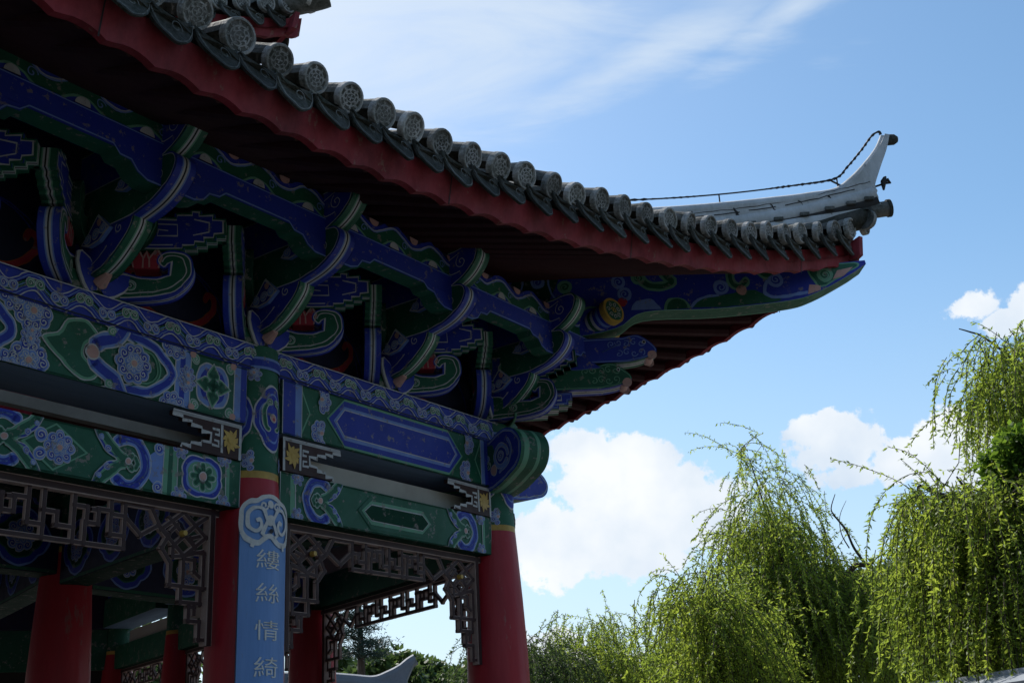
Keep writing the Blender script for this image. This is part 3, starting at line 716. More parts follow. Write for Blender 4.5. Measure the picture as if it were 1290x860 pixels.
def bracket_set(both=True):
    mb = MB()
    mb.box(-.09, .09, -.09, .09, ZCAP + .002, 4.06, 'green')
    c = P(0, .1, ZCAP + .0)
    leaf_blade(mb, P(-.03, .10, 3.985), (-.5, -.25, 1), .2, .085, 'blue', (0, 1, 0)); leaf_blade(mb, P(.03, .10, 3.985), (.85, -.25, .75), .2, .085, 'blue', (0, 1, 0))
    leaf_blade(mb, P(-.06, .08, 3.985), (-1, -.1, .55), .18, .085, 'green', (0, 1, 0)); leaf_blade(mb, P(.06, .08, 3.985), (1, -.1, .14), .2, .07, 'green', (0, 1, 0))
    mb.tube([P(0, .12, 4.03), P(0, .19, 4.06)], [.04, .02], 'pink', 10)
    s = mb.build('bracket_set', pav)
    arm('outward_arm', T1, .055, 'blue', 'green', s, marks=[('s', (.33, 4.25), .035, 1, 1), ('l', smooth([(.05, 4.1), (.16, 4.12), (.24, 4.18)], 5))])
    arm('outward_arm', T2, .06, 'green', 'blue', s, marks=[('s', (.63, 4.44), .045, 2, 1), ('l', smooth([(.62, 4.5), (.52, 4.46), (.54, 4.38), (.62, 4.39)], 5))])
    arm('outward_arm', T3, .06, 'blue', 'green', s, marks=[('s', (.73, 4.68), .045, 2, 1), ('l', smooth([(.72, 4.74), (.62, 4.7), (.64, 4.61), (.72, 4.62)], 5))])
    for sx in ((-1, 1) if both else (-1,)):
        dg = lambda a, b, t, sx=sx: P(sx * (a * DG + t * DG), -.12 + a * DG - t * DG, b)
        arm('cloud_arm', CLOUD, .05, 'green', 'blue', s, frm=dg, marks=[('l', smooth([(.1, 4.02), (.42, 4.035), (.53, 4.085), (.575, 4.15), (.56, 4.21), (.52, 4.24), (.47, 4.23), (.45, 4.2)], 5)), ('c', (.3, 4.07), .03, 'green')])
        x = .5; arm('fret_arm', FRET, .05, 'blue', 'green', s, frm=dg, marks=[('l', [(x, 4.30), (x - .16, 4.30), (x - .16, 4.42), (x + .02, 4.42), (x + .02, 4.35), (x - .08, 4.35), (x - .08, 4.385), (x - .03, 4.385)]), ('l', [(.6, 4.36), (.68, 4.38), (.68, 4.43), (.6, 4.45)]), ('c', (.26, 4.36), .06, 'green')])
        kb = MB(); lo = [(-.06, 0), (-.085, .065), (-.05, .125), (-.02, .075), (0, .105), (.02, .075), (.05, .125), (.085, .065), (.06, 0)]
        kb.prism([(.37 + a, 4.165 + b) for a, b in lo], dg, -.05, .045, 'rose', 'rose')
        for tt, sg in ((-.05, -1), (.045, 1)):
            p = Paint(kb, lambda a, b, h, tt=tt, sg=sg: dg(.37 + a, 4.165 + b, tt + sg * (.001 + h)))
            for l in ([(-.06, .005), (-.08, .065), (-.05, .115)], [(-.045, .11), (-.015, .06), (-.015, .005)], [(.045, .11), (.015, .06), (.015, .005)], [(.06, .005), (.08, .065), (.05, .115)], [(-.012, .06), (0, .095), (.012, .06)]): p.stroke(l, .009, 'pink', 1)
        vb = MB(); vo = [(.04 + a * .62, 4.24 + (b - 3.985) * .92) for a, b in CLOUD]
        vb.prism(vo, dg, -.092, -.052, 'green', 'deepgreen')
        p = Paint(vb, lambda a, b, h: dg(a, b, -.093 - h)); p.stroke(inset(vo, .008), .006, 'palegreen', 1, True); p.spiral((.33, 4.39), .03, 1.2, 0, 'palegreen', 2, .006)
        vb.build('scroll_leaf', s)
        kb.build('lotus_knot', s)
    for (kk, zz) in ((.19, 4.28), (.44, 4.51)):
        for sg in (-1, 1):
            cb = MB(); o = [(-.13, -.06), (-.07, -.01), (-.01, .065), (.0, .075), (.05, .03), (.1, -.02), (.02, -.075), (-.06, -.085)]; o = [(kk + a_, zz + b_) for a_, b_ in o]
            cb.prism(o, lambda a, b, t: P(t, a, b), sg * .062, sg * .085, 'blue', 'skyblue')
            p = Paint(cb, lambda a, b, h, sg=sg: P(sg * (.086 + h), a, b))
            p.stroke(inset(o, .004), .009, 'white', 1, True); p.disc((kk + .015, zz + .03), .02, 'pink', 2)
            for dx, dz in ((-.07, -.045), (-.005, -.03), (.05, -.015)): p.curl((kk + dx, zz + dz), .03, 'skyblue', 3, 0, 1)
            cb.build('scroll_cap', s)
    return s
sets = [0.0, -1.12, -2.24, -3.36, -4.48, -5.6, -6.72]
cs0 = bracket_set(False); mirror(cs0)
bs0 = bracket_set(); bs0.location = P(sets[1], 0, 0)
allsets = [bs0] + [copy_tree(bs0, pav, loc=P(u, 0, 0)) for u in sets[2:]]
for o in allsets[:5]: mirror(o)

# ---- carried beam with stepped haunches and its wave board
def purlin_beam():
    mb = MB(); u0, u1 = -7.9, .44
    k0, k1, z0, z1 = .52, .645, 4.475, 4.605
    mb.box(u0, u1, k0, k1, z0, z1, 'blue')
    mb.quad(P(u0, k0 + .004, z0 - .002), P(u1, k0 + .004, z0 - .002), P(u1, k1 - .004, z0 - .002), P(u0, k1 - .004, z0 - .002), 'green')
    p = Paint(mb, lambda a, b, h: P(a, k1 + .001 + h, b))
    for u in sets:
        for d in (-1, 1):
            o = [(.04, z0 - .001), (.04, z0 - .11), (.14, z0 - .11), (.2, z0 - .085), (.24, z0 - .04), (.3, z0 - .035), (.33, z0 - .001)]
            mb.prism([(u + d * a, b) for a, b in o], lambda a, b, t: P(a, t, b), k0 + .006, k1 - .0, 'blue', 'green')
            p.stroke([(u + d * a, b) for a, b in [(.05, z0 - .104), (.14, z0 - .104), (.195, z0 - .08), (.235, z0 - .034), (.3, z0 - .028), (.34, z0 + .008)]], .007, 'skyblue', 2)
        p.stroke([(u + .34, z0 + .008), (u + .78, z0 + .008)], .008, 'skyblue', 2)
    p.stroke([(u0, z1 - .008), (u1, z1 - .008)], .006, 'skyblue', 2)
    # wave board above
    mb.box(u0, u1, k0 + .01, k1 - .015, z1 + .001, z1 + .15, 'navy')
    p = Paint(mb, lambda a, b, h: P(a, k1 - .014 + h, b)); n = int((u1 - u0) / .025); lam = .36; zm = z1 + .075
    S = lambda off, amp=.036: [(u0 + (u1 - u0) * i / n, zm + off + amp * math.sin(2 * PI * (u0 + (u1 - u0) * i / n) / lam)) for i in range(n + 1)]
    for off, w, c in ((-.018, .075, 'green'), (.028, .012, 'skyblue'), (.034, .006, 'white'), (-.058, .012, 'palegreen'), (.05, .03, 'blue'), (-.075, .02, 'blue')):
        p.stroke(S(off), w, c, 1 + [.075, .03, .02, .012, .006].index(w))
    k = math.floor(u0 / lam)
    while k * lam < u1:
        x = k * lam + lam * .25
        if u0 < x < u1 - .05:
            p.star((x, zm - .065), arc((x, zm - .065), .042, 0, 180, 12), 'white', 7); p.star((x + lam / 2, zm + .065), arc((x + lam / 2, zm + .065), .04, 180, 360, 12), 'pink', 7)
            p.spiral((x + .09, zm - .02), .03, 1.2, 0, 'skyblue', 8, .006)
        k += 1
    return mb.build('eave_beam', pav)
pb = purlin_beam(); mirror(pb)

# ---- wall boards between the sets, with orange scrolls
def wall_board(u0, u1):
    mb = MB(); mb.box(u0, u1, -.06, -.03, ZCAP + .001, 5.3, 'navy')
    p = Paint(mb, lambda a, b, h: P(a, -.029 + h, b))
    for u in sets:
        for d in (-1, 1):
            if u == 0 and d > 0: continue
            c = u + d * .02 - .56
            p.stroke(smooth([(c + d * .02, 4.01), (c + d * .16, 4.04), (c + d * .3, 4.16), (c + d * .33, 4.27), (c + d * .28, 4.3), (c + d * .25, 4.26)], 6), .06, 'navy', 1)
            p.cloud(smooth([(c + d * .02, 4.02), (c + d * .15, 4.05), (c + d * .25, 4.14), (c + d * .27, 4.22), (c + d * .23, 4.25), (c + d * .205, 4.215)], 6), .028, 'rose', 'orange', 2, .006)
            p.stroke(arc((c, 4.0), .38, 5, 175, 20), .008, 'blue', 1)
    return mb.build('wall_board', pav)
wb = wall_board(-7.9, .0); mirror(wb)

# ---- eaves
ZT = np.array([(-4.2, 4.60), (-3.6, 4.603), (-3, 4.618), (-2.6, 4.648), (-2, 4.708), (-1.06, 4.806), (-.12, 4.925), (.39, 5.035), (.93, 5.18), (1.48, 5.345), (1.71, 5.425)])
ZPOLY = np.polyfit(ZT[:, 0], ZT[:, 1], 4)
UC = 1.713; UM = -3.92
def kz(u):
    """plan offset and disc height along the front eave, symmetric about the middle of the side"""
    if u < UM: u = 2 * UM - u
    t = max(0., min(1.1, (u + 3) / 4.713)); return 1.6 + .76 * t * t, float(np.polyval(ZPOLY, max(-4, u)))
class Eave:
    def __init__(s, du=0., dk=0., dz=0., ul=-4.95, L=None): s.du, s.dk, s.dz, s.ul = du, dk, dz, ul
    def pt(s, u, dk=0., dz=0.):
        k, z = kz(u); return P(u + s.du, k + s.dk + dk, z + s.dz + dz)
LOW = Eave()
def frange(a, b, n): return [a + (b - a) * i / n for i in range(n + 1)]
def roof_in(u):
    """inner (upper) end of a tile row starting at eave position u: up-slope, clipped at the hip"""
    return u
def eave_board(E, ul, ur, name='eave_board'):
    mb = MB(); n = int((ur - ul) / .0375); us = frange(ul, ur, n); top = []; bot = []
    for u in us:
        f = min(1, max(0, (u + 3) / 4.7)); ph = (u - UC) / .225
        sc = abs(math.sin(PI * ph)) ** .7 * .036 * (1 - .35 * f)
        top.append((u, -.12)); bot.append((u, -.305 + .012 * f + sc))
    for sgn, dk in ((0, -.035), (1, -.075)):
        for i in range(n):
            q = [E.pt(us[i], dk, top[i][1]), E.pt(us[i + 1], dk, top[i + 1][1]), E.pt(us[i + 1], dk - .03, bot[i + 1][1]), E.pt(us[i], dk - .03, bot[i][1])]
            mb.quad(*q, 'eave_red')
    for i in range(n):
        mb.quad(E.pt(us[i], -.065, bot[i][1]), E.pt(us[i + 1], -.065, bot[i + 1][1]), E.pt(us[i + 1], -.105, bot[i + 1][1]), E.pt(us[i], -.105, bot[i][1]), 'eave_red')
    q = us[-1]; mb.quad(E.pt(q, -.035, -.12), E.pt(q, -.075, -.12), E.pt(q, -.105, bot[-1][1]), E.pt(q, -.065, bot[-1][1]), 'eave_red')
    jx = ul + .6
    while jx < ur - .4:    # butt joints of the board
        mb.box(0, 0, 0, 0, 0, 0, 'black') if False else None
        a = E.pt(jx, -.033, -.13); b = E.pt(jx, -.063, -.30); w = Vector((.0035, 0, 0)); mb.quad(a - w, a + w, b + w, b - w, 'black')
        jx += rng.uniform(1.5, 2.1)
    return mb.build(name, pav)
def disc_tile(E, u, name='round_end_tile'):
    mb = MB(); c = E.pt(u, .0, 0); r = .077 * rng.uniform(.95, 1.06); c = c + Vector((rng.uniform(-.008, .008), rng.uniform(-.01, .006), rng.uniform(-.007, .007)))
    sl = Vector((0, 1, .42 - .27 * max(0, min(1, (u + 1.4) / 2.8)))).normalized(); rot = Matrix.Rotation(rng.uniform(-.13, .13), 3, 'Z') @ Matrix.Rotation(rng.uniform(-.09, .09), 3, 'X')
    ax_ = rot @ sl; ex = Vector((1, 0, 0)); ex = (ex - ax_ * ex.dot(ax_)).normalized(); ey = ex.cross(ax_) * -1
    if ey.z < 0: ey = -ey
    n = 24; ring = lambda r_, d: [c + ex * r_ * math.cos(2 * PI * j / n) + ey * r_ * math.sin(2 * PI * j / n) + ax_ * d for j in range(n)]
    def band(A, Bq, mt): mb.add(A + Bq, [(j, (j + 1) % n, n + (j + 1) % n, n + j) for j in range(n)], mt)
    band(ring(r, .03), ring(r, -.004), 'tile_face'); band(ring(r, -.004), ring(r * .96, -.01), 'tile_face'); band(ring(r * .96, -.01), ring(r * .84, -.01), 'tile_face'); band(ring(r * .84, -.01), ring(r * .80, -.001), 'tile_face')
    mb.add(ring(r * .80, -.001), [tuple(range(n))], 'tile'); mb.add(ring(r, .03), [tuple(range(n))], 'tile')
    p = Paint(mb, lambda a, b, h: c + ex * a + ey * b - ax_ * (.0 + h * 2 + .002))
    p.ring((0, 0), r * .56, .006, 'tile_face', 1); p.ring((0, 0), r * .30, .006, 'tile_face', 1)
    for i in range(8):
        a = 2 * PI * i / 8 + .2; p.stroke([(r * .32 * math.cos(a), r * .32 * math.sin(a)), (r * .44 * math.cos(a + .3), r * .44 * math.sin(a + .3)), (r * .54 * math.cos(a), r * .54 * math.sin(a))], .006, 'tile_face', 1)
        p.spiral((r * .68 * math.cos(a), r * .68 * math.sin(a)), r * .1, 1, a, 'tile_face', 1, .005)
    p.stroke([(-r * .2, 0), (r * .2, 0)], .006, 'tile_face', 1); p.stroke([(0, -r * .2), (0, r * .2)], .006, 'tile_face', 1)
    # cover tile running up the slope from the disc
    path = [c + ax_ * .02, c + ax_ * .3, c + ax_ * .55]; m_ = 10
    av = max(0.05, (kz(u)[0] - u * HB[1] / HB[0]) * .9) if u > UM else 9
    for s0, s1, rr in ((.02, .29, r * .93), (.28, .55, r * .88), (.54, .8, r * .86)):
        if s0 > av: break
        s1 = min(s1, av)
        A = [c + ax_ * s0 + ex * rr * math.cos(PI * j / m_ - .25 + .05 * j) + ey * rr * math.sin(PI * j / m_) for j in range(m_ + 1)]
        Bq = [q + ax_ * (s1 - s0) for q in A]
        mb.add(A + Bq, [(j, j + 1, m_ + 2 + j, m_ + 1 + j) for j in range(m_)], 'tile')
    return mb.build(name, pav)
def drip_tile(E, u, name='drip_tile'):
    mb = MB(); c = E.pt(u + rng.uniform(-.008, .008), 0.012, -.094 + rng.uniform(-.008, .008)); sx = rng.uniform(.92, 1.04); skew = rng.uniform(-.12, .12)
    o = smooth([(-.112, .05), (-.112, -.01), (-.095, -.065), (-.055, -.108), (0, -.137), (.055, -.108), (.095, -.065), (.112, -.01), (.112, .05)], 3) + [(.07, .01), (0, -.01), (-.07, .01)]; o = [(a * (.93 if u > .4 else 1), b) for a, b in o]
    tilt = rng.uniform(.12, .28)
    fr = lambda a, b, t: c + Vector((a * sx + b * skew, -t - (.03 - b) * tilt + a * a * 2.2, b * .95 + a * skew * .4))
    mb.prism(o, fr, -.008, .008, 'tile_dark', 'tile_dark')
    p = Paint(mb, lambda a, b, h: fr(a, b, .009 + h)); p.stroke(inset(o, .010)[2:23], .006, 'tile', 1); p.spiral((0, -.06), .035, 1.1, 0, 'tile', 1, .005)
    # trough behind it
    m_ = 8
    av = max(0.05, (kz(u)[0] - u * HB[1] / HB[0]) * .8) if u > UM else 9; sl = .42 - .27 * max(0, min(1, (u + 1.4) / 2.8))
    for s0, s1 in ((0, .3), (.28, .6)):
        if s0 > av: break
        s1 = min(s1, av)
        A = [c + Vector((.11 * math.sin(-1.25 + 2.5 * j / m_), s0, .035 + sl * s0 - .055 * math.cos(-1.25 + 2.5 * j / m_))) for j in range(m_ + 1)]
        Bq = [q + Vector((0, s1 - s0, sl * (s1 - s0))) for q in A]
        mb.add(A + Bq, [(j, j + 1, m_ + 2 + j, m_ + 1 + j) for j in range(m_)], 'tile')
    return mb.build(name, pav)
def eave_us(ul):
    us = []; u = 1.60; i = 0
    while u > ul:
        us.append(u); u -= .188 + .037 * min(1, i / 12); i += 1
    return us
EUS = eave_us(-5.0)
def do_eave(E, us, mirrored=True, board=True):
    made = [eave_board(E, us[-1] - .1, UC + .03)]
    for i, u in enumerate(us):
        made.append(disc_tile(E, u))
        nx = us[i + 1] if i + 1 < len(us) else u - .225
        made.append(drip_tile(E, (u + nx) / 2))
    made.append(disc_tile(E, UC + .07)) 
    if mirrored:
        for o in made: mirror(o)
do_eave(LOW, EUS)
# upper tier eave: the same eave moved up and in along the hip
UPD = -4.30
UP = Eave(HB[0] * UPD, HB[1] * UPD, 2.25)
do_eave(UP, EUS[:12])

# ---- roof slopes (front detailed; the others plain with the same rows)
def ridge_curve(h):
    return float(np.interp(h, [-3.2, -1.5, 0, 1.4, 2.2, 2.9], [7.0, 6.25, 5.72, 5.42, 5.42, 5.52]))
def slope(E, ul, ur, rise, run, name='roof_slope', rows=True):
    mb = MB(); n = 60; us = frange(ul, ur, n); m_ = 10
    def sp(u, t):
        k, z = kz(u); ul_ = UM if u < UM else u
        uu = u
        kk = k - .02 - (run + (k - 1.6)) * t
        # clip at the hip lines
        lim = kk * HB[0] / HB[1]
        uc = min(uu, lim); lim2 = 2 * UM - lim; uc = max(uc, lim2)
        z0 = z - .055; zt = 4.55 + rise; zz = z0 + (zt - z0) * (.62 * t + .38 * t * t)
        return P(uc + E.du, kk + E.dk, zz + E.dz)
    def tmax(u):
        k, z = kz(u); x = max(u, 2 * UM - u)
        return max(0.0, min(1.0, (k - .02 - x * HB[1] / HB[0]) / (run + k - 1.6)))
    G = [[sp(u, tmax(u) * j / m_) for j in range(m_ + 1)] for u in us]
    for i in range(n):
        for j in range(m_): mb.quad(G[i][j], G[i + 1][j], G[i + 1][j + 1], G[i][j + 1], 'tile_dark')
    if rows:
        u = UC - .1; c = 0
        while u > ul:
            tm = tmax(u)
            if tm > .3: mb.tube([sp(u, tm * .93 * t) + Vector((0, 0, .02)) for t in frange(min(.5, .12 / tm), 1, 9)], .072, 'tile', 8, False)
            u -= .188 + .037 * min(1, c / 12); c += 1
    # soffit boards under the rafters
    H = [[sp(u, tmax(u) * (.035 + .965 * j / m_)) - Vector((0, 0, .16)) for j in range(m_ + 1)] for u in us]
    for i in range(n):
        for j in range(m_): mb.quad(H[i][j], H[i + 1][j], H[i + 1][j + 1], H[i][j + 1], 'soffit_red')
    return mb.build(name, pav)
rs = slope(LOW, -9.5, UC, 1.9, 4.0); mirror(rs)
# rafters
def rafter(u, first):
    mb = MB(); k, z = kz(u)
    a = P(u, k - .10, z - .235)
    if u > -1.7:
        f = (u + 1.7) / (UC + 1.7); ui = -1.7 + f * (.40 + 1.7); zi = 4.80 + .33 * f * f; ki = .6
    else: ui, ki, zi = u, .6, 4.80
    b = P(ui, ki, zi); d = (b - a)
    c = b + d * .6 + Vector((0, 0, .1)) if u < -1.7 else b + d * .25
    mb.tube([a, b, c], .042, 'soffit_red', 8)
    return mb.build('rafter', pav, True)
for i, u in enumerate(EUS):
    o = rafter(u, i == 0); mirror(o)
# lower frame of the upper tier: painted band and red wall below its eave
def drum():
    mb = MB()
    R = [rotc(-1.74, -2.4, i) for i in range(5)]
    for i in range(5):
        a, b = R[i], R[(i + 1) % 5]
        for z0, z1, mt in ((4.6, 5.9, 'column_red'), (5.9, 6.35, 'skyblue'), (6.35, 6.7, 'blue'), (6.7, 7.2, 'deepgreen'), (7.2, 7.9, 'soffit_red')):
            mb.quad(P(*a, z0), P(*b, z0), P(*b, z1), P(*a, z1), mt)
        # inner wall closing the ceiling void
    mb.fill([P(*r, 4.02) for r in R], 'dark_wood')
    return mb.build('upper_storey', pav)
drum()
us_ = slope(UP, -6.2, UC, 2.6, 3.0, 'roof_slope'); mirror(us_)
for i in (1, 2, 3):   # the far sides: plain slopes and beams turned about the centre
    a = 2 * PI * i / 5
    T = Matrix.Translation(Vector((CEN[0], -CEN[1], 0))) @ Matrix.Rotation(-a, 4, 'Z') @ Matrix.Translation(Vector((-CEN[0], CEN[1], 0)))
    c = rs.copy(); COL.objects.link(c); c.parent = pav; c.matrix_local = T
    if i in (1, 2, 3):
        mb = MB(); mb.box(-7.7, -.14, -.15, .1, 3.5, ZCAP, 'navy'); mb.box(-7.7, -.14, -.02, .02, 2.7, 3.028, 'dark_wood'); mb.box(-7.7, -.14, -.08, .08, 3.03, 3.495, 'green')
        c = mb.build('far_beam', pav); c.matrix_local = T
        c = wb.copy(); COL.objects.link(c); c.parent = pav; c.matrix_local = T
    else:
        c = pl.copy(); COL.objects.link(c); c.parent = pav; c.matrix_local = T
# tie beams from the outer to the inner ring, and the inner ring beams
def tie(a, b, z0, z1, w, name='tie_beam', top='green'):
    mb = MB(); A, Bq = Vector((a[0], -a[1], 0)), Vector((b[0], -b[1], 0)); d = (Bq - A).normalized(); s_ = d.cross(Vector((0, 0, 1))) * w / 2
    L = (Bq - A).length; zz = Vector((0, 0, 1))
    mb.obox(A + d * L / 2 + zz * (z0 + z1) / 2, d * (L / 2 - .14), s_, zz * (z1 - z0) / 2, 'navy')
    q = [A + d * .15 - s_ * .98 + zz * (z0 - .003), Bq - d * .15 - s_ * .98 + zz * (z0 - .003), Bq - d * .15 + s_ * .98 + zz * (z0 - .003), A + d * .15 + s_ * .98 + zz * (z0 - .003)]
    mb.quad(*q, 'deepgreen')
    for sg in (-1, 1):
        p = Paint(mb, lambda x, y, h, sg=sg: A + d * x + s_ * sg + s_.normalized() * sg * (.001 + h) + zz * y); ym = (z0 + z1) / 2; r = (z1 - z0) * .42
        p.stroke([(.15, z0 + .012), (L - .15, z0 + .012)], .02, 'green', 1); p.stroke([(.15, z1 - .012), (L - .15, z1 - .012)], .02, 'green', 1)
        n = max(1, int(L / .55))
        for i in range(n):
            x = .15 + (L - .3) * (i + .5) / n
            p.medallion((x, ym), .22, r, 2, 4, .07, ('skyblue', 'blue', 'green', 'deepgreen')); p.floret((x, ym), r * .6, 8, 7)
    return mb.build(name, pav)
tie((ACOL, 0), (-1.74, -2.4), 2.98, 3.4, .2); 
sp_ = M72 @ Vector((SCOL, 0, 0)); tie((sp_.x, -sp_.y), (-1.74, -2.4), 2.98, 3.4, .2)
tie((0, 0), (-1.74, -2.4), 3.2, 3.5, .2)
INN = [rotc(-1.74, -2.4, i) for i in range(5)]
for i in range(5): tie(INN[i], INN[(i + 1) % 5], 3.05, 3.5, .2, 'ring_beam'); 
for i in range(5):
    tie(INN[i], INN[(i + 1) % 5], 3.6, 4.0, .2, 'ring_beam')
tie((-5.6, 0), INN[4] if False else rotc(-1.74, -2.4, 4), 2.98, 3.4, .2)

# ---- corner: stacked beam heads under the hip, round purlin end, hip rafter, hip ridge
hp = lambda h, z, t: P(HB[0] * h + t * HB[1], HB[1] * h - t * HB[0], z)
def dragon(x0, x1, z0, z1, face, edge, name, fret=False):
    mb = MB()
    if fret:
        o = [(x0, z1), (x1, z1), (x1, z1 - .06), (x1 - .03, z1 - .06), (x1 - .03, z1 - .09), (x1 - .1, z1 - .09), (x1 - .1, z1 - .115), (x1 - .18, z1 - .115), (x1 - .18, z0), (x0, z0)]
    else:
        h = z1 - z0
        o = [(x0, z1)] + smooth([(x1 - .22, z1 + .005), (x1 - .12, z1 + .02), (x1 - .06, z1 - .01), (x1, z1 - .35 * h), (x1 + .02, z1 - .62 * h), (x1 - .03, z1 - .8 * h), (x1 - .12, z0 + .01), (x1 - .2, z0)], 4) + [(x0, z0)]
    mb.prism(o, hp, -.085, .085, face, edge, [(.3, edge), (.45, 'white'), (.55, 'black'), (.7, 'white'), (1, edge)])
    for t, sg in ((-.085, -1), (.085, 1)):
        p = Paint(mb, lambda a, b, h, t=t, sg=sg: hp(a, b, t + sg * (.001 + h))); zm = (z0 + z1) / 2
        p.stroke(inset(o, .01), .006, 'skyblue' if face == 'blue' else 'palegreen', 1, True)
        if fret:
            for xx in (x1 - .12, x1 - .34): p.stroke([(xx + .06, zm - .01), (xx - .06, zm - .01), (xx - .06, zm + .055), (xx + .04, zm + .055), (xx + .04, zm + .02), (xx - .02, zm + .02)], .007, 'white', 2)
        else:
            for i in range(9):
                xx = x1 - .09 - (i % 5) * .055; yy = zm + (.045 if i < 5 else -.03) + .01 * (i % 2)
                p.spiral((xx, yy), .028, 1.1, i, 'skyblue' if face == 'blue' else 'palegreen', 2, .006, 1 if i % 2 else -1)
            p.star((x1 - .015, zm - .05), arc((x1 - .015, zm - .05), .034, 0, 360, 14), 'pink', 4)
            p.disc((x1 - .07, zm + .05), .014, 'white', 4); p.disc((x1 - .07, zm + .05), .008, 'black', 5)
    if not fret: mb.tube([hp(x1 - .035, z0 + .05, -.07), hp(x1 - .035, z0 + .05, .07)], .038, 'pink', 12)
    return mb.build(name, pav)
dragon(.0, 1.24, 4.40, 4.585, 'blue', 'green', 'carved_beam_end')
dragon(.0, 1.04, 4.205, 4.375, 'green', 'blue', 'carved_beam_end')
dragon(.0, .62, 4.035, 4.185, 'blue', 'green', 'carved_beam_end', True)
def scroll_cap_hip():
    cb = MB(); o = [(.50, 4.36), (.56, 4.42), (.66, 4.46), (.76, 4.42), (.84, 4.36), (.67, 4.35)]
    cb.prism(o, hp, -.1, .1, 'blue', 'skyblue')
    p = Paint(cb, lambda a, b, h: hp(a, b, .101 + h)); p.stroke(o, .01, 'white', 1, True)
    for sx in (-1, 1): p.curl((.67 + sx * .07, 4.395), .04, 'skyblue', 2, 0, sx)
    return cb.build('scroll_cap', pav)
scroll_cap_hip()
def purlin_end():
    mb = MB(); d = Vector((math.sin(math.radians(0)), 0, 0)); a = P(.47, .56, 4.70); e = P(.385, .88, 4.745); ax_ = (e - a).normalized(); r = .088
    cols = ['green', 'white', 'blue', 'skyblue', 'blue', 'white', 'green', 'white', 'blue', 'skyblue', 'blue', 'white']
    L = (e - a).length
    for i, c in enumerate(cols):
        mb.tube([a + ax_ * L * i / 12, a + ax_ * L * (i + .98) / 12], r - (.002 if i % 2 else 0), c, 20, False)
    mb.tube([e - ax_ * .02, e + ax_ * .03], r + .012, 'gold', 24)
    ex = ax_.cross(Vector((0, 0, 1))).normalized(); ey = ex.cross(ax_)
    p = Paint(mb, lambda x, y, h: e + ax_ * (.031 + h) + ex * x + ey * y)
    p.disc((0, 0), r * .92, 'green', 1, 24)
    for i in range(7): p.spiral((r * .58 * math.cos(i * .9), r * .58 * math.sin(i * .9)), r * .22, 1.1, i, 'white', 2, .006)
    p.spiral((0, 0), r * .28, 1.3, 0, 'gold', 2, .007)
    return mb.build('purlin_end', pav, True)
pe = purlin_end(); mirror(pe)
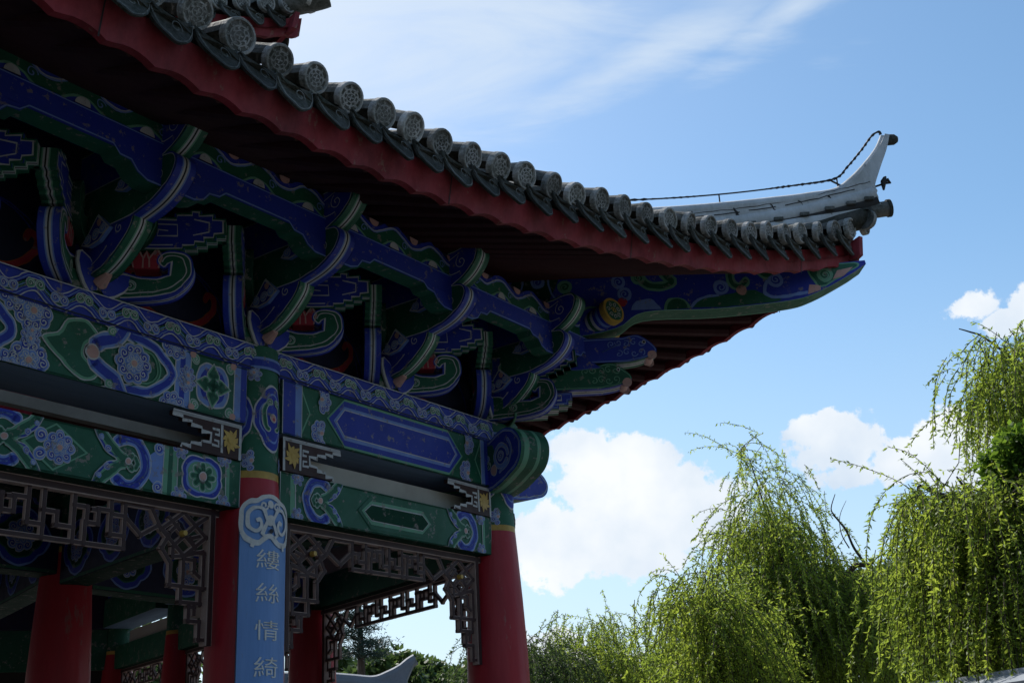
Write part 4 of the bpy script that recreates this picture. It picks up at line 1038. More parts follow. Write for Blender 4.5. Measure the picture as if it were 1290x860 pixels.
def hip_rafter():
    mb = MB()
    o = [(-1.6, 5.25), (.0, 5.2), (.7, 5.2), (1.35, 5.17), (2.2, 5.13), (2.6, 5.09), (2.80, 5.10), (2.88, 5.105)] + smooth([(2.885, 5.075), (2.845, 5.05), (2.745, 4.99), (2.49, 4.865), (2.27, 4.81), (1.73, 4.775), (1.2, 4.775), (.98, 4.66), (.6, 4.6), (.0, 4.6)], 5) + [(-1.6, 4.85)]
    mb.prism(o, hp, -.1, .1, 'blue', 'green', [(.06, 'palegreen'), (.94, 'green'), (1, 'palegreen')])
    for t, sg in ((-.1, -1), (.1, 1)):
        p = Paint(mb, lambda a, b, h, t=t, sg=sg: hp(a, b, t + sg * (.001 + h)))
        g = lambda pts: smooth(pts, 6)
        p.poly(g([(2.5, 4.9), (2.44, 5.03), (2.47, 5.085), (2.6, 5.085), (2.80, 5.09), (2.83, 5.065), (2.74, 5.01), (2.56, 4.91)]), 'palegreen', 1)
        p.poly(g([(2.51, 4.915), (2.455, 5.03), (2.485, 5.075), (2.6, 5.075), (2.79, 5.08), (2.81, 5.06), (2.73, 5.015), (2.56, 4.925)]), 'green', 2)
        p.curl((2.565, 5.0), .06, 'green', 3, PI, 1, 'palegreen'); p.poly([(2.62, 4.96), (2.66, 5.03), (2.78, 5.05), (2.70, 4.985)], 'pink', 3)
        p.poly([(2.42, 4.85), (2.44, 4.93), (2.52, 4.92), (2.52, 4.885)], 'pink', 2)
        p.cloud(g([(2.02, 5.11), (1.88, 5.07), (1.86, 4.98), (1.92, 4.94), (1.97, 4.98)]), .05, 'green', 'palegreen', 1, .008)
        p.cloud(g([(2.15, 5.10), (2.2, 5.05), (2.12, 5.02), (2.08, 5.06)]), .05, 'green', 'palegreen', 1, .008)
        p.curl((2.19, 4.98), .06, 'blue', 2, 0, 1, 'skyblue'); p.curl((1.78, 4.94), .06, 'blue', 2, PI, -1, 'skyblue')
        p.stroke(g([(2.13, 4.98), (2.1, 4.88), (2.2, 4.84), (2.42, 4.87)]), .025, 'skyblue', 3); p.disc((1.93, 4.91), .04, 'pink', 3)
        p.poly(g([(1.55, 4.79), (1.64, 4.86), (1.8, 4.88), (2.0, 4.91), (2.13, 4.85), (2.2, 4.81), (1.8, 4.785)]), 'green', 1)
        p.stroke(g([(1.54, 4.79), (1.62, 4.86), (1.76, 4.88)]), .02, 'skyblue', 2)
        for (cx_, cz, col_) in ((1.02, 5.02, 'blue'), (1.06, 4.92, 'blue'), (1.17, 5.05, 'green'), (.62, 5.0, 'green'), (.42, 5.05, 'blue')):
            p.curl((cx_, cz), .055, col_, 3, 0, 1 if cx_ > 1.1 else -1, 'skyblue' if col_ == 'blue' else 'palegreen')
        p.stroke(g([(.82, 5.18), (1.02, 5.08), (1.06, 5.0)]), .02, 'skyblue', 2); p.cloud(g([(1.17, 5.15), (1.2, 5.02), (1.3, 4.97), (1.42, 5.0), (1.36, 5.08), (1.42, 5.15)]), .06, 'green', 'palegreen', 1, .008)
        p.stroke(g([(1.06, 4.9), (.98, 4.82), (.8, 4.83), (.7, 4.78)]), .016, 'palegreen', 3); p.disc((1.04, 4.86), .035, 'rose', 4)
        p.poly(g([(1.1, 4.79), (1.14, 4.86), (1.26, 4.87), (1.32, 4.79)]), 'skyblue', 2); p.poly(g([(1.34, 4.785), (1.38, 4.87), (1.5, 4.86), (1.54, 4.785)]), 'palegreen', 2); p.poly(g([(1.36, 4.785), (1.4, 4.86), (1.49, 4.85), (1.52, 4.785)]), 'green', 3)
        p.poly(g([(.1, 4.75), (.3, 5.15), (.6, 5.18), (.5, 4.9)]), 'deepgreen', 1); p.stroke(g([(.12, 4.7), (.3, 5.0), (.28, 5.18)]), .014, 'skyblue', 2); p.stroke(g([(.5, 5.18), (.52, 4.95), (.7, 4.8)]), .014, 'skyblue', 2)
    return mb.build('hip_rafter', pav)
hip_rafter()
RTOP = smooth([(-2.6, 6.6), (-1.2, 6.05), (.0, 5.74), (.8, 5.66), (1.395, 5.655), (1.826, 5.668), (2.198, 5.69), (2.571, 5.72), (2.81, 5.775), (3.015, 5.915), (3.15, 6.075), (3.215, 6.19)], 6)
RTOP = [(h, z - .055 * max(0, min(1, (3.05 - h) / .25))) for h, z in RTOP]
RBOT = smooth([(-2.6, 6.2), (-1.2, 5.7), (.0, 5.45), (.8, 5.42), (1.56, 5.46), (2.0, 5.485), (2.42, 5.535), (2.8, 5.61), (3.06, 5.675), (3.07, 5.75), (3.135, 5.90), (3.205, 6.05), (3.25, 6.18)], 6)
def hip_ridge():
    mb = MB()
    mb.prism(RTOP + RBOT[::-1], hp, -.06, .06, 'plaster', 'plaster')
    # rounded cap along the top and moulded courses along the foot
    mb.tube([hp(h, z + .004, 0) for h, z in RTOP], [.066 - .042 * max(0, min(1, (h - 2.6) / .55)) for h, z in RTOP], 'plaster', 10)
    foot = [q for q in RBOT if q[0] < 3.065 and q[1] < 5.69]
    mb.tube([hp(h, z + .012, 0) for h, z in foot], .078, 'plaster', 10)
    mb.tube([hp(h + .01, z - .045, 0) for h, z in foot], .07, 'grout', 10)
    mb.tube([hp(h + .03, z - .085, 0) for h, z in foot], [.085 - .03 * max(0, min(1, (h - 2.4) / .6)) for h, z in foot], 'plaster', 12)
    mb.tube([hp(h + .02, z - .14, 0) for h, z in foot if h < 3.0], .085, 'tile_dark', 10)
    for h, z in foot[::3]:      # courses of small tiles under the ridge
        for t in (-.085, .085): mb.obox(hp(h, z - .03, t), hp(.035, 0, 0), hp(0, 0, .012), Vector((0, 0, .012)), 'tile')
    # dark ball at the tip, round end tile at the foot
    c = hp(3.27, 6.165, 0); mb.tube([c + hp(-.06, 0, 0), c + hp(-.03, .0, 0), c + hp(.03, .0, 0), c + hp(.055, 0, 0)], [.035, .045, .042, .025], 'tile_dark', 12)
    mb.tube([hp(2.9, 5.54, 0), hp(3.16, 5.57, 0)], .06, 'tile', 16); mb.tube([hp(3.15, 5.57, 0), hp(3.175, 5.573, 0)], .07, 'tile_dark', 18)
    for t in (-.0612, .0612):
        for dz, w in ((.085, .008), (.115, .005)):
            pr = Paint(mb, lambda a, b, h_, t=t: hp(a, b, t + math.copysign(h_, t)))
            fl = [(h, z + dz + rng.uniform(-.003, .003)) for h, z in foot]; i = 0
            while i < len(fl) - 4: pr.stroke(fl[i:i + 4], w, 'grout', 1); i += rng.choice((3, 3, 3, 4))
    # joints between the plaster panels
    for h0, w in ((1.62, .02), (1.95, .022), (2.24, .012), (2.46, .014), (2.69, .014)):
        zt = float(np.interp(h0, [q[0] for q in RTOP[:60]], [q[1] for q in RTOP[:60]])); zb = float(np.interp(h0 + .06, [q[0] for q in foot], [q[1] for q in foot]))
        for t in (-.0612, .0612):
            pts = [(h0 + .06 * f + rng.uniform(-.006, .006), zt + (zb - zt) * f) for f in frange(.1, 1, 9)]
            Paint(mb, lambda a, b, h_, t=t: hp(a, b, t + math.copysign(h_, t))).stroke(pts, [w * rng.uniform(.3, 1.2) for _ in pts], 'grout', 1)
    return mb.build('hip_ridge', pav, True)
hip_ridge()
# upper tier hip ridge end
def upper_ridge():
    mb = MB(); sh = lambda h, z, t: hp(h + UPD, z + 2.25, t)
    mb.prism(RTOP + RBOT[::-1], sh, -.06, .06, 'plaster', 'plaster'); foot = [q for q in RBOT if q[0] < 3.065 and q[1] < 5.69]
    mb.tube([sh(h, z + .004, 0) for h, z in RTOP], .068, 'plaster', 10); mb.tube([sh(h + .02, z - .04, 0) for h, z in foot], .12, 'plaster', 10); mb.tube([sh(h + .05, z - .13, 0) for h, z in foot], .13, 'tile', 12)
    return mb.build('hip_ridge', pav, True)
upper_ridge()

# ================================================================== things fixed to the pavilion
pm = pav.matrix_basis.copy() if False else Matrix.Translation(B0) @ Matrix.Rotation(math.atan2(UX.y, UX.x), 4, 'Z')
def pworld(v): return pm @ Vector(v)
# couplet board on column A
def couplet():
    root = empty('couplet_board', pworld(P(-2.30, .21, .5)), 'long pale blue board with carved crest and grey lettering hung on the red column', 'couplet board', rz=math.atan2(UX.y, UX.x))
    mb = MB(); W_ = .172; z1 = 3.08 - .5
    rc = .21
    def fr(a, b, t):
        th = a / .30; return Vector(((.30 + t) * math.sin(th), -(.30 + t) * math.cos(th) + .27, b))
    n = 14
    def top(a): return z1 - .005 - .10 * (abs(a) / W_) ** 2.4
    xs = frange(-W_, W_, n)
    for t, mt in ((0, 'board_blue'), (-.04, 'board_side')):
        for i in range(n): mb.quad(fr(xs[i], 0, t), fr(xs[i + 1], 0, t), fr(xs[i + 1], top(xs[i + 1]), t), fr(xs[i], top(xs[i]), t), mt)
    for i in range(n): mb.quad(fr(xs[i], top(xs[i]), 0), fr(xs[i + 1], top(xs[i + 1]), 0), fr(xs[i + 1], top(xs[i + 1]), -.04), fr(xs[i], top(xs[i]), -.04), 'board_side')
    for s_ in (-W_, W_): mb.quad(fr(s_, 0, 0), fr(s_, top(s_), 0), fr(s_, top(s_), -.04), fr(s_, 0, -.04), 'board_side')
    mb.build('panel', root)
    cb = MB(); p = Paint(cb, lambda a, b, h: fr(a, b, .002 + h * 3))
    zc = z1 - .13
    rim = smooth([(-W_ + .008, zc - .07), (-W_ + .004, zc + .03), (-W_ * .78, zc + .085), (-W_ * .5, zc + .10), (-W_ * .2, zc + .125), (W_ * .2, zc + .125), (W_ * .5, zc + .10), (W_ * .78, zc + .085), (W_ - .004, zc + .03), (W_ - .008, zc - .07)], 6)
    p.stroke(rim, .024, 'board_crest', 1)
    low = smooth([(-W_ + .008, zc - .07), (-W_ * .8, zc - .11), (-W_ * .45, zc - .125), (-W_ * .2, zc - .10), (0, zc - .085), (W_ * .2, zc - .10), (W_ * .45, zc - .125), (W_ * .8, zc - .11), (W_ - .008, zc - .07)], 6)
    p.stroke(low, .028, 'board_crest', 1)
    for sx in (-1, 1):
        p.stroke([(sx * a, zc + b) for a, b in smooth([(.02, .0), (.05, .055), (.1, .06), (.135, .02), (.13, -.04), (.09, -.065), (.06, -.04), (.065, -.005), (.09, -.01)], 6)], .02, 'board_crest', 2)
        p.spiral((sx * .045, zc + .075), .026, 1.2, 0, 'board_crest', 2, .011, sx); p.stroke([(sx * .1, zc - .12), (sx * .11, zc - .15)], .022, 'board_crest', 2); p.stroke([(sx * .02, zc - .01), (sx * .05, zc - .075), (sx * .03, zc - .09)], .022, 'board_crest', 2)
    p.disc((0, zc + .0), .03, 'board_crest', 2); p.disc((0, zc + .085), .02, 'board_crest', 2); p.disc((0, zc - .06), .012, 'black', 3)
    cb.build('carved_crest', root)
    # lettering
    for i, ch in enumerate('縷絲情綺'):
        cu = bpy.data.curves.new('lettering', 'FONT'); cu.body = ch; cu.size = .145; cu.extrude = .0015; cu.offset = -.0006; cu.align_x = 'CENTER'; cu.resolution_u = 4
        t = bpy.data.objects.new('lettering_tmp', cu); COL.objects.link(t)
        dg = bpy.context.evaluated_depsgraph_get(); me = bpy.data.meshes.new_from_object(t.evaluated_get(dg)); bpy.data.objects.remove(t)
        zb = (2.70, 2.525, 2.335, 2.15)[i] - .5
        for v in me.vertices:
            x, y, zq = v.co; v.co = fr(x * 1.2, zb + y * .76, .003 + zq)
        me.materials.clear(); me.materials.append(MATS['board_letter'])
        o = bpy.data.objects.new('lettering', me); COL.objects.link(o); o.parent = root
couplet()
# lightning wire along the hip ridge
def wire():
    mb = MB(); pts = smooth([(-1.4, 6.25), (.2, 5.76), (1.216, 5.731), (1.877, 5.744), (2.457, 5.789), (2.78, 5.83), (2.90, 5.93), (3.03, 6.07), (3.13, 6.19), (3.19, 6.225), (3.2, 6.2)], 12)
    q = [hp(h, z + .015, .0) for h, z in pts]
    mb.tube(q, .006, 'iron', 6)
    for s_ in (0, PI):
        acc = 0; tw = []
        for i, v in enumerate(q):
            if i: acc += (q[i] - q[i - 1]).length
            tw.append(v + Vector((0, .008 * math.cos(acc * 60 + s_), .008 * math.sin(acc * 60 + s_))))
        mb.tube(tw, .0048, 'iron', 5)
    for h, z0, z1 in ((1.87, 5.66, 5.76), (2.8, 5.78, 5.85), (.6, 5.66, 5.76)): mb.tube([hp(h, z0, 0), hp(h, z1, 0)], .006, 'iron', 5)
    mb.tube([hp(2.74, 5.84, 0), hp(2.8, 5.8, 0), hp(2.85, 5.79, .03)], .008, 'iron', 5)
    o = mb.build('lightning_wire', None, True); o.matrix_world = pm
    tag(o, 'twisted dark wire strung above the white hip ridge up to its tip', 'wire')
wire()
def hook():
    mb = MB(); a, b = hp(3.03, 5.745, 0), hp(3.165, 5.785, 0)
    mb.tube([a, b, hp(3.215, 5.79, 0)], .008, 'iron', 6)
    mb.tube([hp(3.15, 5.73, 0), hp(3.155, 5.78, 0), hp(3.16, 5.80, 0), hp(3.175, 5.835, 0), hp(3.185, 5.845, 0)], [.008, .02, .026, .014, .006], 'iron', 7)
    mb.tube([hp(3.155, 5.80, 0), hp(3.195, 5.815, 0), hp(3.215, 5.785, 0)], [.012, .016, .004], 'iron', 6)
    o = mb.build('iron_hook', None, True); o.matrix_world = pm
    tag(o, 'small dark iron hook poking out below the upturned ridge tip', 'hook')
hook()

# ================================================================== ground
def ground():
    mb = MB(); S = 900; n = 12
    mb.add([(-S, -S, 0), (S, -S, 0), (S, S, 0), (-S, S, 0)], [(0, 1, 2, 3)], 'stone')
    o = mb.build('ground'); o['kind'] = 'structure'
    mb = MB(); R = [rotc(.9, 1.2, i) for i in range(5)]
    top = [pworld(P(*r, .004)) for r in R]; 
    mb.fill(top, 'floor_stone'); o = mb.build('paving'); o['kind'] = 'structure'
ground()

# ================================================================== vegetation
def add_leaf(vs, fs, p, d, side, L, w):
    o = len(vs); m_ = p + d * L * .45
    vs.append(p); vs.append(m_ + side * w); vs.append(p + d * L); vs.append(m_ - side * w); fs.append((o, o + 1, o + 2, o + 3))
def mesh_fast(name, vs, fs, mat, parent):
    me = bpy.data.meshes.new(name); me.from_pydata(vs, [], fs); me.materials.append(MATS[mat]); me.update()
    o = bpy.data.objects.new(name, me); COL.objects.link(o); o.parent = parent; return o
def rvec(r): return Vector((r.uniform(-1, 1), r.uniform(-1, 1), r.uniform(-1, 1)))
def inpoly(x, y, pts):
    c = False; j = len(pts) - 1
    for i in range(len(pts)):
        if (pts[i][1] > y) != (pts[j][1] > y) and x < (pts[j][0] - pts[i][0]) * (y - pts[i][1]) / (pts[j][1] - pts[i][1]) + pts[i][0]: c = not c
        j = i
    return c
def willow(label, trunk_px, dist, tops, n_strand, seed, ground_fork=2.2, leaf=(.068, .0105), mat='willow_leaf', limbs=(), group='willows around the pavilion', spread=1.3, shade=None):
    """tops: [(px, py, hang_px, weight)] anchor points of the hanging tufts, spread in depth round the trunk"""
    r = random.Random(seed); base = at(trunk_px, 700, dist); base.z = 0
    root = empty('willow_tree', base, label, 'tree', group)
    wood = MB(); vs, fs = [], []
    px2m = dist / FPX * 1.02
    fork = base + Vector((r.uniform(-.2, .2), r.uniform(-.2, .2), ground_fork))
    wood.tube([Vector((0, 0, -.1)), Vector((.04, 0, ground_fork * .5)), fork - base], [.24, .2, .17], 'bark', 10)
    anchors = []
    for (px, py, hang, wt) in tops:
        a = at(px, py, dist + r.uniform(-spread, spread)); anchors.append((a, hang * px2m, wt))
        ln = (a - fork).length; mid = fork.lerp(a, .5) + Vector((r.uniform(-.15, .15), r.uniform(-.15, .15), .16 * ln + r.uniform(0, .2)))
        if a.z > fork.z:
            pts = [fork - base, fork.lerp(mid, .5) - base + rvec(r) * .06, mid - base + rvec(r) * .08, mid.lerp(a, .5) - base + Vector((0, 0, .04 * ln)), mid.lerp(a, .9) - base + Vector((0, 0, .0))]
            pts = smooth([tuple(q) for q in pts], 3); k = len(pts)
            wood.tube(pts, [.05 * (1 - i / k) ** 2.2 + .004 for i in range(k)], 'bark', 6, False)
    for l in limbs:
        pts = [fork - base] * (1 if l[1] > .03 else 0) + [at(x, y, dist + d) - base for x, y, d in l[0]]; k = len(pts)
        pts = smooth([tuple(q) for q in pts], 4); k = len(pts); wood.tube(pts, [l[1] * (1 - .8 * i / k) for i in range(k)], 'bark', 7)
    tw = sum(w for _, _, w in anchors)
    for a, hang, wt in anchors:
        m_ = max(2, int(2.2 * n_strand * wt / tw * r.uniform(.35, 1.65))); rad = (.12 + .024 * math.sqrt(m_)) * dist / 20
        for _ in range(m_):
            off = Vector((r.gauss(0, rad), r.gauss(0, rad), r.gauss(0, rad * .5))); p = a + off
            H = hang * r.uniform(.45, 1.15) ; d = Vector((off.x * .7 + r.gauss(0, .35), off.y * .7 + r.gauss(0, .3), -.05 - .6 * r.random())); d.normalize()
            step = .05; t = 0; swing = rvec(r) * .12; line = [p.copy()]; nn = 0
            drop = r.uniform(.05, .18)
            while t < H and p.z > .3:
                d = d + Vector((swing.x * .05, swing.y * .05, -drop)); d.normalize(); p = p + d * step; t += step; nn += 1
                if nn % 4 == 0: line.append(p.copy())
                for _k in range(4 if r.random() < .4 else 3):
                    ld = (d * .7 + rvec(r) * .95); ld.normalize(); sd_ = ld.cross(rvec(r)); 
                    if sd_.length < .05: continue
                    sd_.normalize(); s_ = r.uniform(.7, 1.3); add_leaf(vs, fs, p - base, ld, sd_, leaf[0] * s_, leaf[1] * s_)
            if len(line) > 2: wood.tube([q - base for q in line], [.0055] * len(line), 'bark', 3, False)
    # loose sprigs that break the outline
    for a, hang, wt in anchors:
        for _ in range(3 if r.random() < .7 else 7):
            p = a + rvec(r) * .28; d = Vector((r.gauss(0, .7), r.gauss(0, .7), r.uniform(.1, 1.1))).normalized(); line = [a.copy(), p.copy()]; bend = r.uniform(.03, .12)
            for q in range(int(r.uniform(8, 26))):
                d = (d + Vector((r.gauss(0, .06), r.gauss(0, .06), -bend))).normalized(); p = p + d * .05; line.append(p.copy())
                for _k in range(2):
                    ld = (d * .6 + rvec(r) + Vector((0, 0, -.3))).normalized(); sd_ = ld.cross(rvec(r))
                    if sd_.length > .05: add_leaf(vs, fs, p - base, ld, sd_.normalized(), leaf[0] * r.uniform(.7, 1.4), leaf[1] * 1.1)
            wood.tube([q - base for q in line[::2]], [.006 - .003 * i / len(line[::2]) for i in range(len(line[::2]))], 'bark', 3, False)
    wood.build('trunk', root, True)
    mesh_fast('crown', vs, fs, mat, root)
    return root
def region(seed, poly, n, hang, wt=1.0):
    r = random.Random(seed); xs = [p[0] for p in poly]; ys = [p[1] for p in poly]; out = []
    while len(out) < n:
        x, y = r.uniform(min(xs), max(xs)), r.uniform(min(ys), max(ys))
        if inpoly(x, y, poly): out.append((x, y, hang * r.uniform(.6, 1.3), wt * r.uniform(.7, 1.3)))
    return out
# central willow
t_ = [(945, 580, 50, .35), (960, 615, 80, .6), (985, 610, 70, .4), (938, 560, 30, .12), (970, 650, 90, .8), (1005, 640, 90, .6)]
t_ += region(1, [(935, 660), (985, 625), (1030, 700), (1055, 790), (1010, 850), (890, 850), (885, 800), (925, 740)], 40, 100, 1.2) + region(31, [(1000, 735), (1060, 722), (1125, 730), (1130, 850), (985, 850)], 26, 70, .9)
t_ += [(1040, 700, 90, .4), (1020, 668, 70, .3)]
willow('tall willow with a thin pointed top and a dark leaning limb', 985, 21, t_, 1150, 11, limbs=[([(1020, 800, 0), (1058, 735, .2), (1078, 712, .2), (1092, 712, .2), (1102, 705, .2)], .085), ([(1092, 712, .2), (1076, 690, .2), (1066, 668, .15), (1052, 650, .1), (1047, 640, 0), (1052, 622, 0)], .026), ([(1070, 690, .2), (1060, 672, .2), (1058, 650, .1), (1066, 630, 0)], .012)])
# shorter willow tufts in front left
t_ = region(2, [(842, 765), (875, 735), (930, 760), (935, 860), (845, 860)], 20, 80) + [(848, 752, 60, .5), (862, 738, 50, .4), (890, 720, 60, .5), (905, 700, 50, .35)]
willow('low willow with yellow green drooping tufts left of the tall pointed willow', 890, 18, t_, 420, 12)
# right willow
t_ = region(3, [(1165, 660), (1190, 635), (1230, 630), (1300, 590), (1330, 600), (1330, 740), (1240, 770), (1170, 730)], 44, 150, 1.2)
t_ += [(1148, 628, 120, .35), (1160, 622, 140, .5), (1185, 618, 130, .6), (1210, 628, 120, .6), (1160, 700, 120, .5), (1150, 760, 100, .5)]
willow('big willow at the right with a bare bent limb and long yellow green curtains', 1240, 15, t_, 1050, 13,
       limbs=[([(1330, 640, 0), (1275, 640, 0), (1230, 636, 0), (1190, 625, 0), (1160, 612, 0), (1157, 622, 0)], .07), ([(1225, 640, 0), (1215, 615, 0), (1205, 600, 0)], .04)], spread=1.0)
# tall sparse willow on the far right edge
t_ = [(1262, 455, 70, .5), (1285, 440, 80, .5), (1275, 490, 80, .6), (1300, 470, 90, .9), (1250, 505, 50, .2), (1290, 530, 80, .9), (1320, 440, 80, .6)]
willow('tall thin willow top with bare arching twigs at the right edge of the view', 1330, 17, t_, 230, 14,
       limbs=[([(1340, 560, 0), (1310, 480, 0), (1280, 455, 0), (1240, 425, 0), (1222, 418, 0), (1208, 414, 0)], .033), ([(1300, 480, 0), (1270, 465, 0), (1242, 452, 0)], .025)])
# small willow left of them and a sliver beside the column
t_ = [(742, 795, 60, .5), (760, 790, 60, .5), (730, 815, 60, .6), (765, 830, 60, .9), (785, 835, 50, .7), (745, 835, 60, 1), (720, 830, 50, .5), (800, 850, 40, .6), (700, 850, 40, .4)]
willow('small rounded willow with bare twigs on top seen between the red column and the grove', 750, 26, t_, 330, 15)
t_ = [(655, 815, 60, .6), (672, 830, 50, .6), (665, 840, 60, 1), (685, 850, 50, .8), (640, 835, 60, 1)]
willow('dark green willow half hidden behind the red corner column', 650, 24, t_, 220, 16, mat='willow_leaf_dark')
def broadleaf(name, label, px, dist, blobs, seed, leaf=.1, n=9000, mat='wood_leaf', group=None, cat='tree'):
    """blobs: [(px, py, radius_px)] leaf clumps; each clump gets real depth"""
    r = random.Random(seed); base = at(px, 700, dist); base.z = 0; root = empty(name, base, label, cat, group)
    wood = MB(); vs, fs = [], []; s = dist / FPX * 1.02; fork = Vector((0, 0, 1.8)); wood.tube([Vector((0, 0, -.1)), Vector((.05, 0, .9)), fork], [.2, .17, .13], 'bark', 8)
    tot = sum(b[2] ** 2 for b in blobs)
    for (bx, by, br) in blobs:
        c = at(bx, by, dist + r.uniform(-1, 1) * br * s * .7) - base; R = br * s
        if c.z > 1: wood.tube(smooth([tuple(fork), tuple(fork.lerp(c, .5) + rvec(r) * .2), tuple(c)], 4), [.05] * 4 + [.03] * 4 + [.012], 'bark', 5, False)
        sub = [(c + rvec(r).normalized() * R * r.uniform(.2, .95), R * r.uniform(.22, .42)) for _ in range(16)]
        for _ in range(max(20, int(n * br * br / tot))):
            q, rr = r.choice(sub); d = Vector((r.gauss(0, 1), r.gauss(0, 1), r.gauss(0, 1))).normalized(); p = q + d * rr * r.random() ** .4
            ld = (d + Vector((0, 0, -.4)) + rvec(r) * .8).normalized(); sd_ = ld.cross(rvec(r))
            if sd_.length < .05: continue
            add_leaf(vs, fs, p, ld, sd_.normalized(), leaf * r.uniform(.6, 1.3), leaf * .28)
    wood.build('trunk', root, True); mesh_fast('crown', vs, fs, mat, root); return root
broadleaf('broadleaf_tree', 'bright green broad leaved branch growing through the willow at the right edge', 1310, 14.5, [(1275, 580, 32), (1290, 560, 30), (1250, 592, 18), (1310, 590, 40), (1285, 610, 25)], 21, .10, 5200, 'broad_leaf')
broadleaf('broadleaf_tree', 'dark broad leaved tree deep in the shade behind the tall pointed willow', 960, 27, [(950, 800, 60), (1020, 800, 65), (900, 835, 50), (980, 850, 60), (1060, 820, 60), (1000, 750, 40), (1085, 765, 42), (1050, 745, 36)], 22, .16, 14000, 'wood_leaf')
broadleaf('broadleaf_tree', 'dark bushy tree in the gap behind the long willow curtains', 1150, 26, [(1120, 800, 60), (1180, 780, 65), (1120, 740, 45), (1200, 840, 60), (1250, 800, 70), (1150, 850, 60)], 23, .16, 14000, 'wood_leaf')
broadleaf('broadleaf_tree', 'mid green bushy tree low between the small willow and the grove', 820, 32, [(810, 850, 35), (830, 840, 25), (780, 862, 30), (850, 855, 35)], 24, .14, 5000, 'wood_leaf')
# the far wood seen under the lattice, each tree of its own
fw = [(470, 848, 26, 'round dark tree of the far wood behind the white tower'), (497, 842, 24, 'dark tree of the far wood left of the grey ridge tip'), (530, 850, 24, 'tree of the far wood right behind the grey ridge tip'), (552, 852, 20, 'lighter green tree of the far wood right of the grey ridge tip'), (585, 852, 22, 'yellow green tree of the far wood beside the corner column'), (425, 838, 20, 'dark tree of the far wood behind the lattice end'), (140, 815, 50, 'green tree seen through the dark opening beside the inner red column'), (190, 822, 44, 'green tree at the right end of the dark opening beside the inner column')]
for i, (x, y, rr, lb) in enumerate(fw):
    broadleaf('broadleaf_tree', lb, x, 60 + i * 3, [(x, y, rr), (x - rr * .6, y + rr * .7, rr), (x + rr * .6, y + rr * .7, rr), (x, y + rr * 1.6, rr * 1.2)], 40 + i, .42, 4500, 'wood_leaf', 'trees of the far wood')
# pine seen through the lattice
def pine():
    r = random.Random(5); d = 34; base = at(448, 700, d); base.z = 0; root = empty('pine_tree', base, 'dark pine with flat layered branches seen through the lattice', 'tree')
    wood = MB(); vs, fs = [], []; top = at(452, 730, d) - base; wood.tube([Vector((0, 0, 0)), top * .6 + Vector((.1, 0, 0)), top], [.2, .12, .03], 'bark', 8)
    for (x, y, w_) in [(470, 808, 24), (465, 812, 30), (455, 790, 24), (475, 822, 20), (430, 800, 26), (440, 822, 26), (462, 770, 18), (445, 755, 18), (468, 752, 14), (430, 776, 16), (450, 735, 14)]:
        a = at(x, y, d + r.uniform(-.6, .6)) - base; s0 = Vector((top.x * .8, top.y * .8, a.z - .15)); wood.tube([s0, s0.lerp(a, .5) + Vector((0, 0, .08)), a], [.04, .03, .01], 'bark', 5, False)
        R = w_ * d / FPX
        for _ in range(520):
            p = a.lerp(s0, r.random() * .5) + Vector((r.gauss(0, R * .5), r.gauss(0, R * .5), r.gauss(0, .06))); ld = Vector((r.uniform(-1, 1), r.uniform(-1, 1), r.uniform(-.1, .8))).normalized(); sd_ = ld.cross(rvec(r))
            if sd_.length > .05: add_leaf(vs, fs, p, ld, sd_.normalized(), .16, .012)
    wood.build('trunk', root, True); mesh_fast('crown', vs, fs, 'pine_leaf', root)
pine()

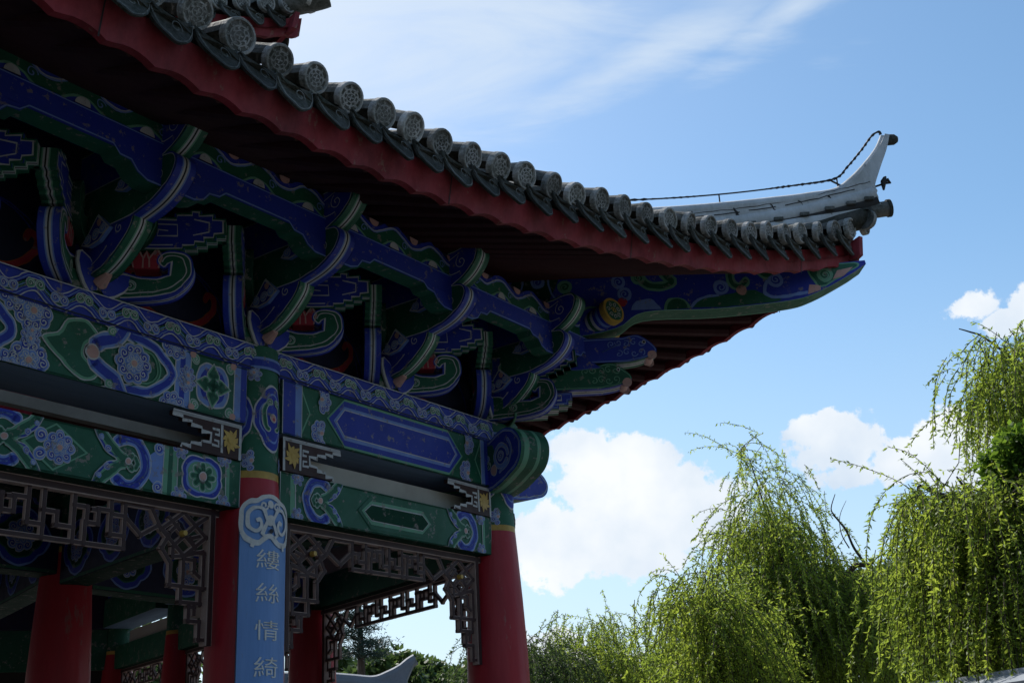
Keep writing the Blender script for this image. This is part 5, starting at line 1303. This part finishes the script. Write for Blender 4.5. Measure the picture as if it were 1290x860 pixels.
# ================================================================== background buildings
def tower():
    d = 120; base = at(447, 800, d); base.z = 0
    root = empty('tower_block', base, 'white tower with tall dark slots half hidden behind the pine', 'tower'); z = lambda y: at(447, y, d).z
    mb = MB(); s = d / FPX
    mb.box(-10 * s, 10 * s, -6 * s, 6 * s, 0, z(850), 'tower_white'); mb.box(-6 * s, -1 * s, -5 * s, 5 * s, z(850), z(826), 'tower_white'); mb.box(4 * s, 9 * s, -5 * s, 5 * s, z(850), z(827), 'tower_white'); mb.build('wall', root)
    mb = MB(); mb.box(-1 * s, 4 * s, -4 * s, 3 * s, z(850), z(832), 'tower_glass'); mb.build('window', root)
tower()
def far_eave():
    d = 16; base = at(450, 858, d); base.z = 0
    root = empty('roof_pavilion', base, 'neighbouring roof with a long pale grey ridge curling up to a point', 'pavilion')
    mb = MB(); top = smooth([(330, 853), (400, 852.5), (440, 855), (470, 857), (490, 850), (505, 842), (515, 834), (523, 829)], 5); bot = [(523, 831), (518, 842), (512, 856), (506, 875), (440, 880), (330, 876)]
    A = [at(x, y, d) - base for x, y in top]; Bq = [at(x, y, d) - base for x, y in smooth(bot, 3)]
    dv = Vector((0, .16, 0)); poly = A + Bq; n = len(poly)
    tr = tessellate_polygon([poly]); mb.add(poly, [tuple(t) for t in tr], 'coping'); mb.add([p + dv for p in poly], [tuple(t) for t in tr], 'coping'); mb.add(poly + [p + dv for p in poly], [(i, (i + 1) % n, n + (i + 1) % n, n + i) for i in range(n)], 'coping')
    mb.tube([p + dv * .5 for p in A], .075, 'coping', 8)
    mb.build('hip_ridge', root, True)
    zb = min(p.z for p in Bq); xl, xr = A[0].x, Bq[3].x
    mb = MB()
    for i in range(26):
        x = xl + (xr - xl) * i / 26
        mb.tube([Vector((x, .1, zb + .1)), Vector((x, -.6, zb - .2)), Vector((x, -1.3, zb - .42))], .06, 'coping', 7)
        mb.tube([Vector((x, .1, zb + .1)), Vector((x, .8, zb - .2)), Vector((x, 1.5, zb - .42))], .06, 'coping', 7)
    mb.quad(Vector((xl, -1.3, zb - .46)), Vector((xr, -1.3, zb - .46)), Vector((xr, .1, zb + .04)), Vector((xl, .1, zb + .04)), 'coping'); mb.quad(Vector((xl, 1.5, zb - .46)), Vector((xr, 1.5, zb - .46)), Vector((xr, .1, zb + .04)), Vector((xl, .1, zb + .04)), 'coping')
    mb.build('roof', root, True)
    for x in (xl + .4, xr - .4):
        for y in (-.7, .9): mb = MB(); mb.tube([Vector((x, y, 0)), Vector((x, y, zb - .3))], .12, 'column_red', 12); mb.build('column', root, True)
far_eave()
def wall_coping():
    a, b = at(1150, 866, 11.0), at(1330, 833, 9.0); a.z = at(1165, 861, 11.0).z; b.z = a.z
    q = at(1290, 841, 9.4); 
    root = empty('garden_wall', (a.x, a.y, 0), 'garden wall with grey tiled coping in the bottom right corner', 'wall'); A = Vector((0, 0, a.z)); 
    d1 = ray(1180, 858); d2 = ray(1290, 841)
    H = 2.35
    p1 = CAM + d1 * ((H - 1.6) / d1.z) if d1.z > 0 else a; p2 = CAM + d2 * ((H - 1.6) / d2.z)
    p1 -= Vector((a.x, a.y, 0)); p2 -= Vector((a.x, a.y, 0)); dr = (p2 - p1).normalized(); p0 = p1 - dr * 2.5; pe_ = p2 + dr * 3; L = (pe_ - p0).length; s_ = dr.cross(Vector((0, 0, 1)))
    if s_.dot(Vector((0, -1, 0))) < 0: s_ = -s_
    mb = MB(); c = (p0 + pe_) / 2; mb.obox(Vector((c.x, c.y, 1.0)) - s_ * .16, dr * L / 2, s_ * .13, Vector((0, 0, 1.0)), 'wall_white'); mb.build('wall_body', root)
    mb = MB(); zv = Vector((0, 0, 1)); n = int(L / .42)
    for i in range(n):      # sloping slabs laid end to end with open joints
        q = p0 + dr * (.42 * i + .21) - s_ * .16
        for sg in (1, -1): mb.obox(q + s_ * sg * .15 + zv * -.085, dr * .204, (s_ * sg * .15 - zv * .055), (zv * .018 + s_ * sg * .006), 'coping')
        mb.obox(q + zv * -.012, dr * .206, s_ * .06, zv * .03, 'coping')
    mb.build('tiled_coping', root, True)
wall_coping()

# unseen trees added behind the camera to block sky light from the pavilion
for i, (x, y, h) in enumerate(((-9, -5, 9), (-2, -9, 10), (6, -8, 10), (12, -2, 9), (15, 6, 8), (-14, 3, 9))):
    r = random.Random(70 + i); root = empty('broadleaf_tree', (x, y, 0), 'leafy tree added out of view behind the camera to block sky light', 'tree', 'unseen trees added to block sky light')
    wood = MB(); wood.tube([Vector((0, 0, -.1)), Vector((.1, 0, 2)), Vector((0, .1, h * .6))], [.25, .2, .08], 'bark', 8); vs, fs = [], []
    sub = [Vector((r.gauss(0, 1.6), r.gauss(0, 1.6), h * r.uniform(.25, .95))) for _ in range(26)]
    for q in sub: wood.tube([Vector((0, 0, min(q.z * .7, h * .55))), q], [.05, .015], 'bark', 4, False)
    for _ in range(3000):
        q = r.choice(sub); d = Vector((r.gauss(0, 1), r.gauss(0, 1), r.gauss(0, 1))).normalized(); ld = (d + rvec(r)).normalized(); sd_ = ld.cross(rvec(r))
        if sd_.length > .05: add_leaf(vs, fs, q + d * 1.35 * r.random() ** .4, ld, sd_.normalized(), .42, .13)
    wood.build('trunk', root, True); mesh_fast('crown', vs, fs, 'wood_leaf', root)
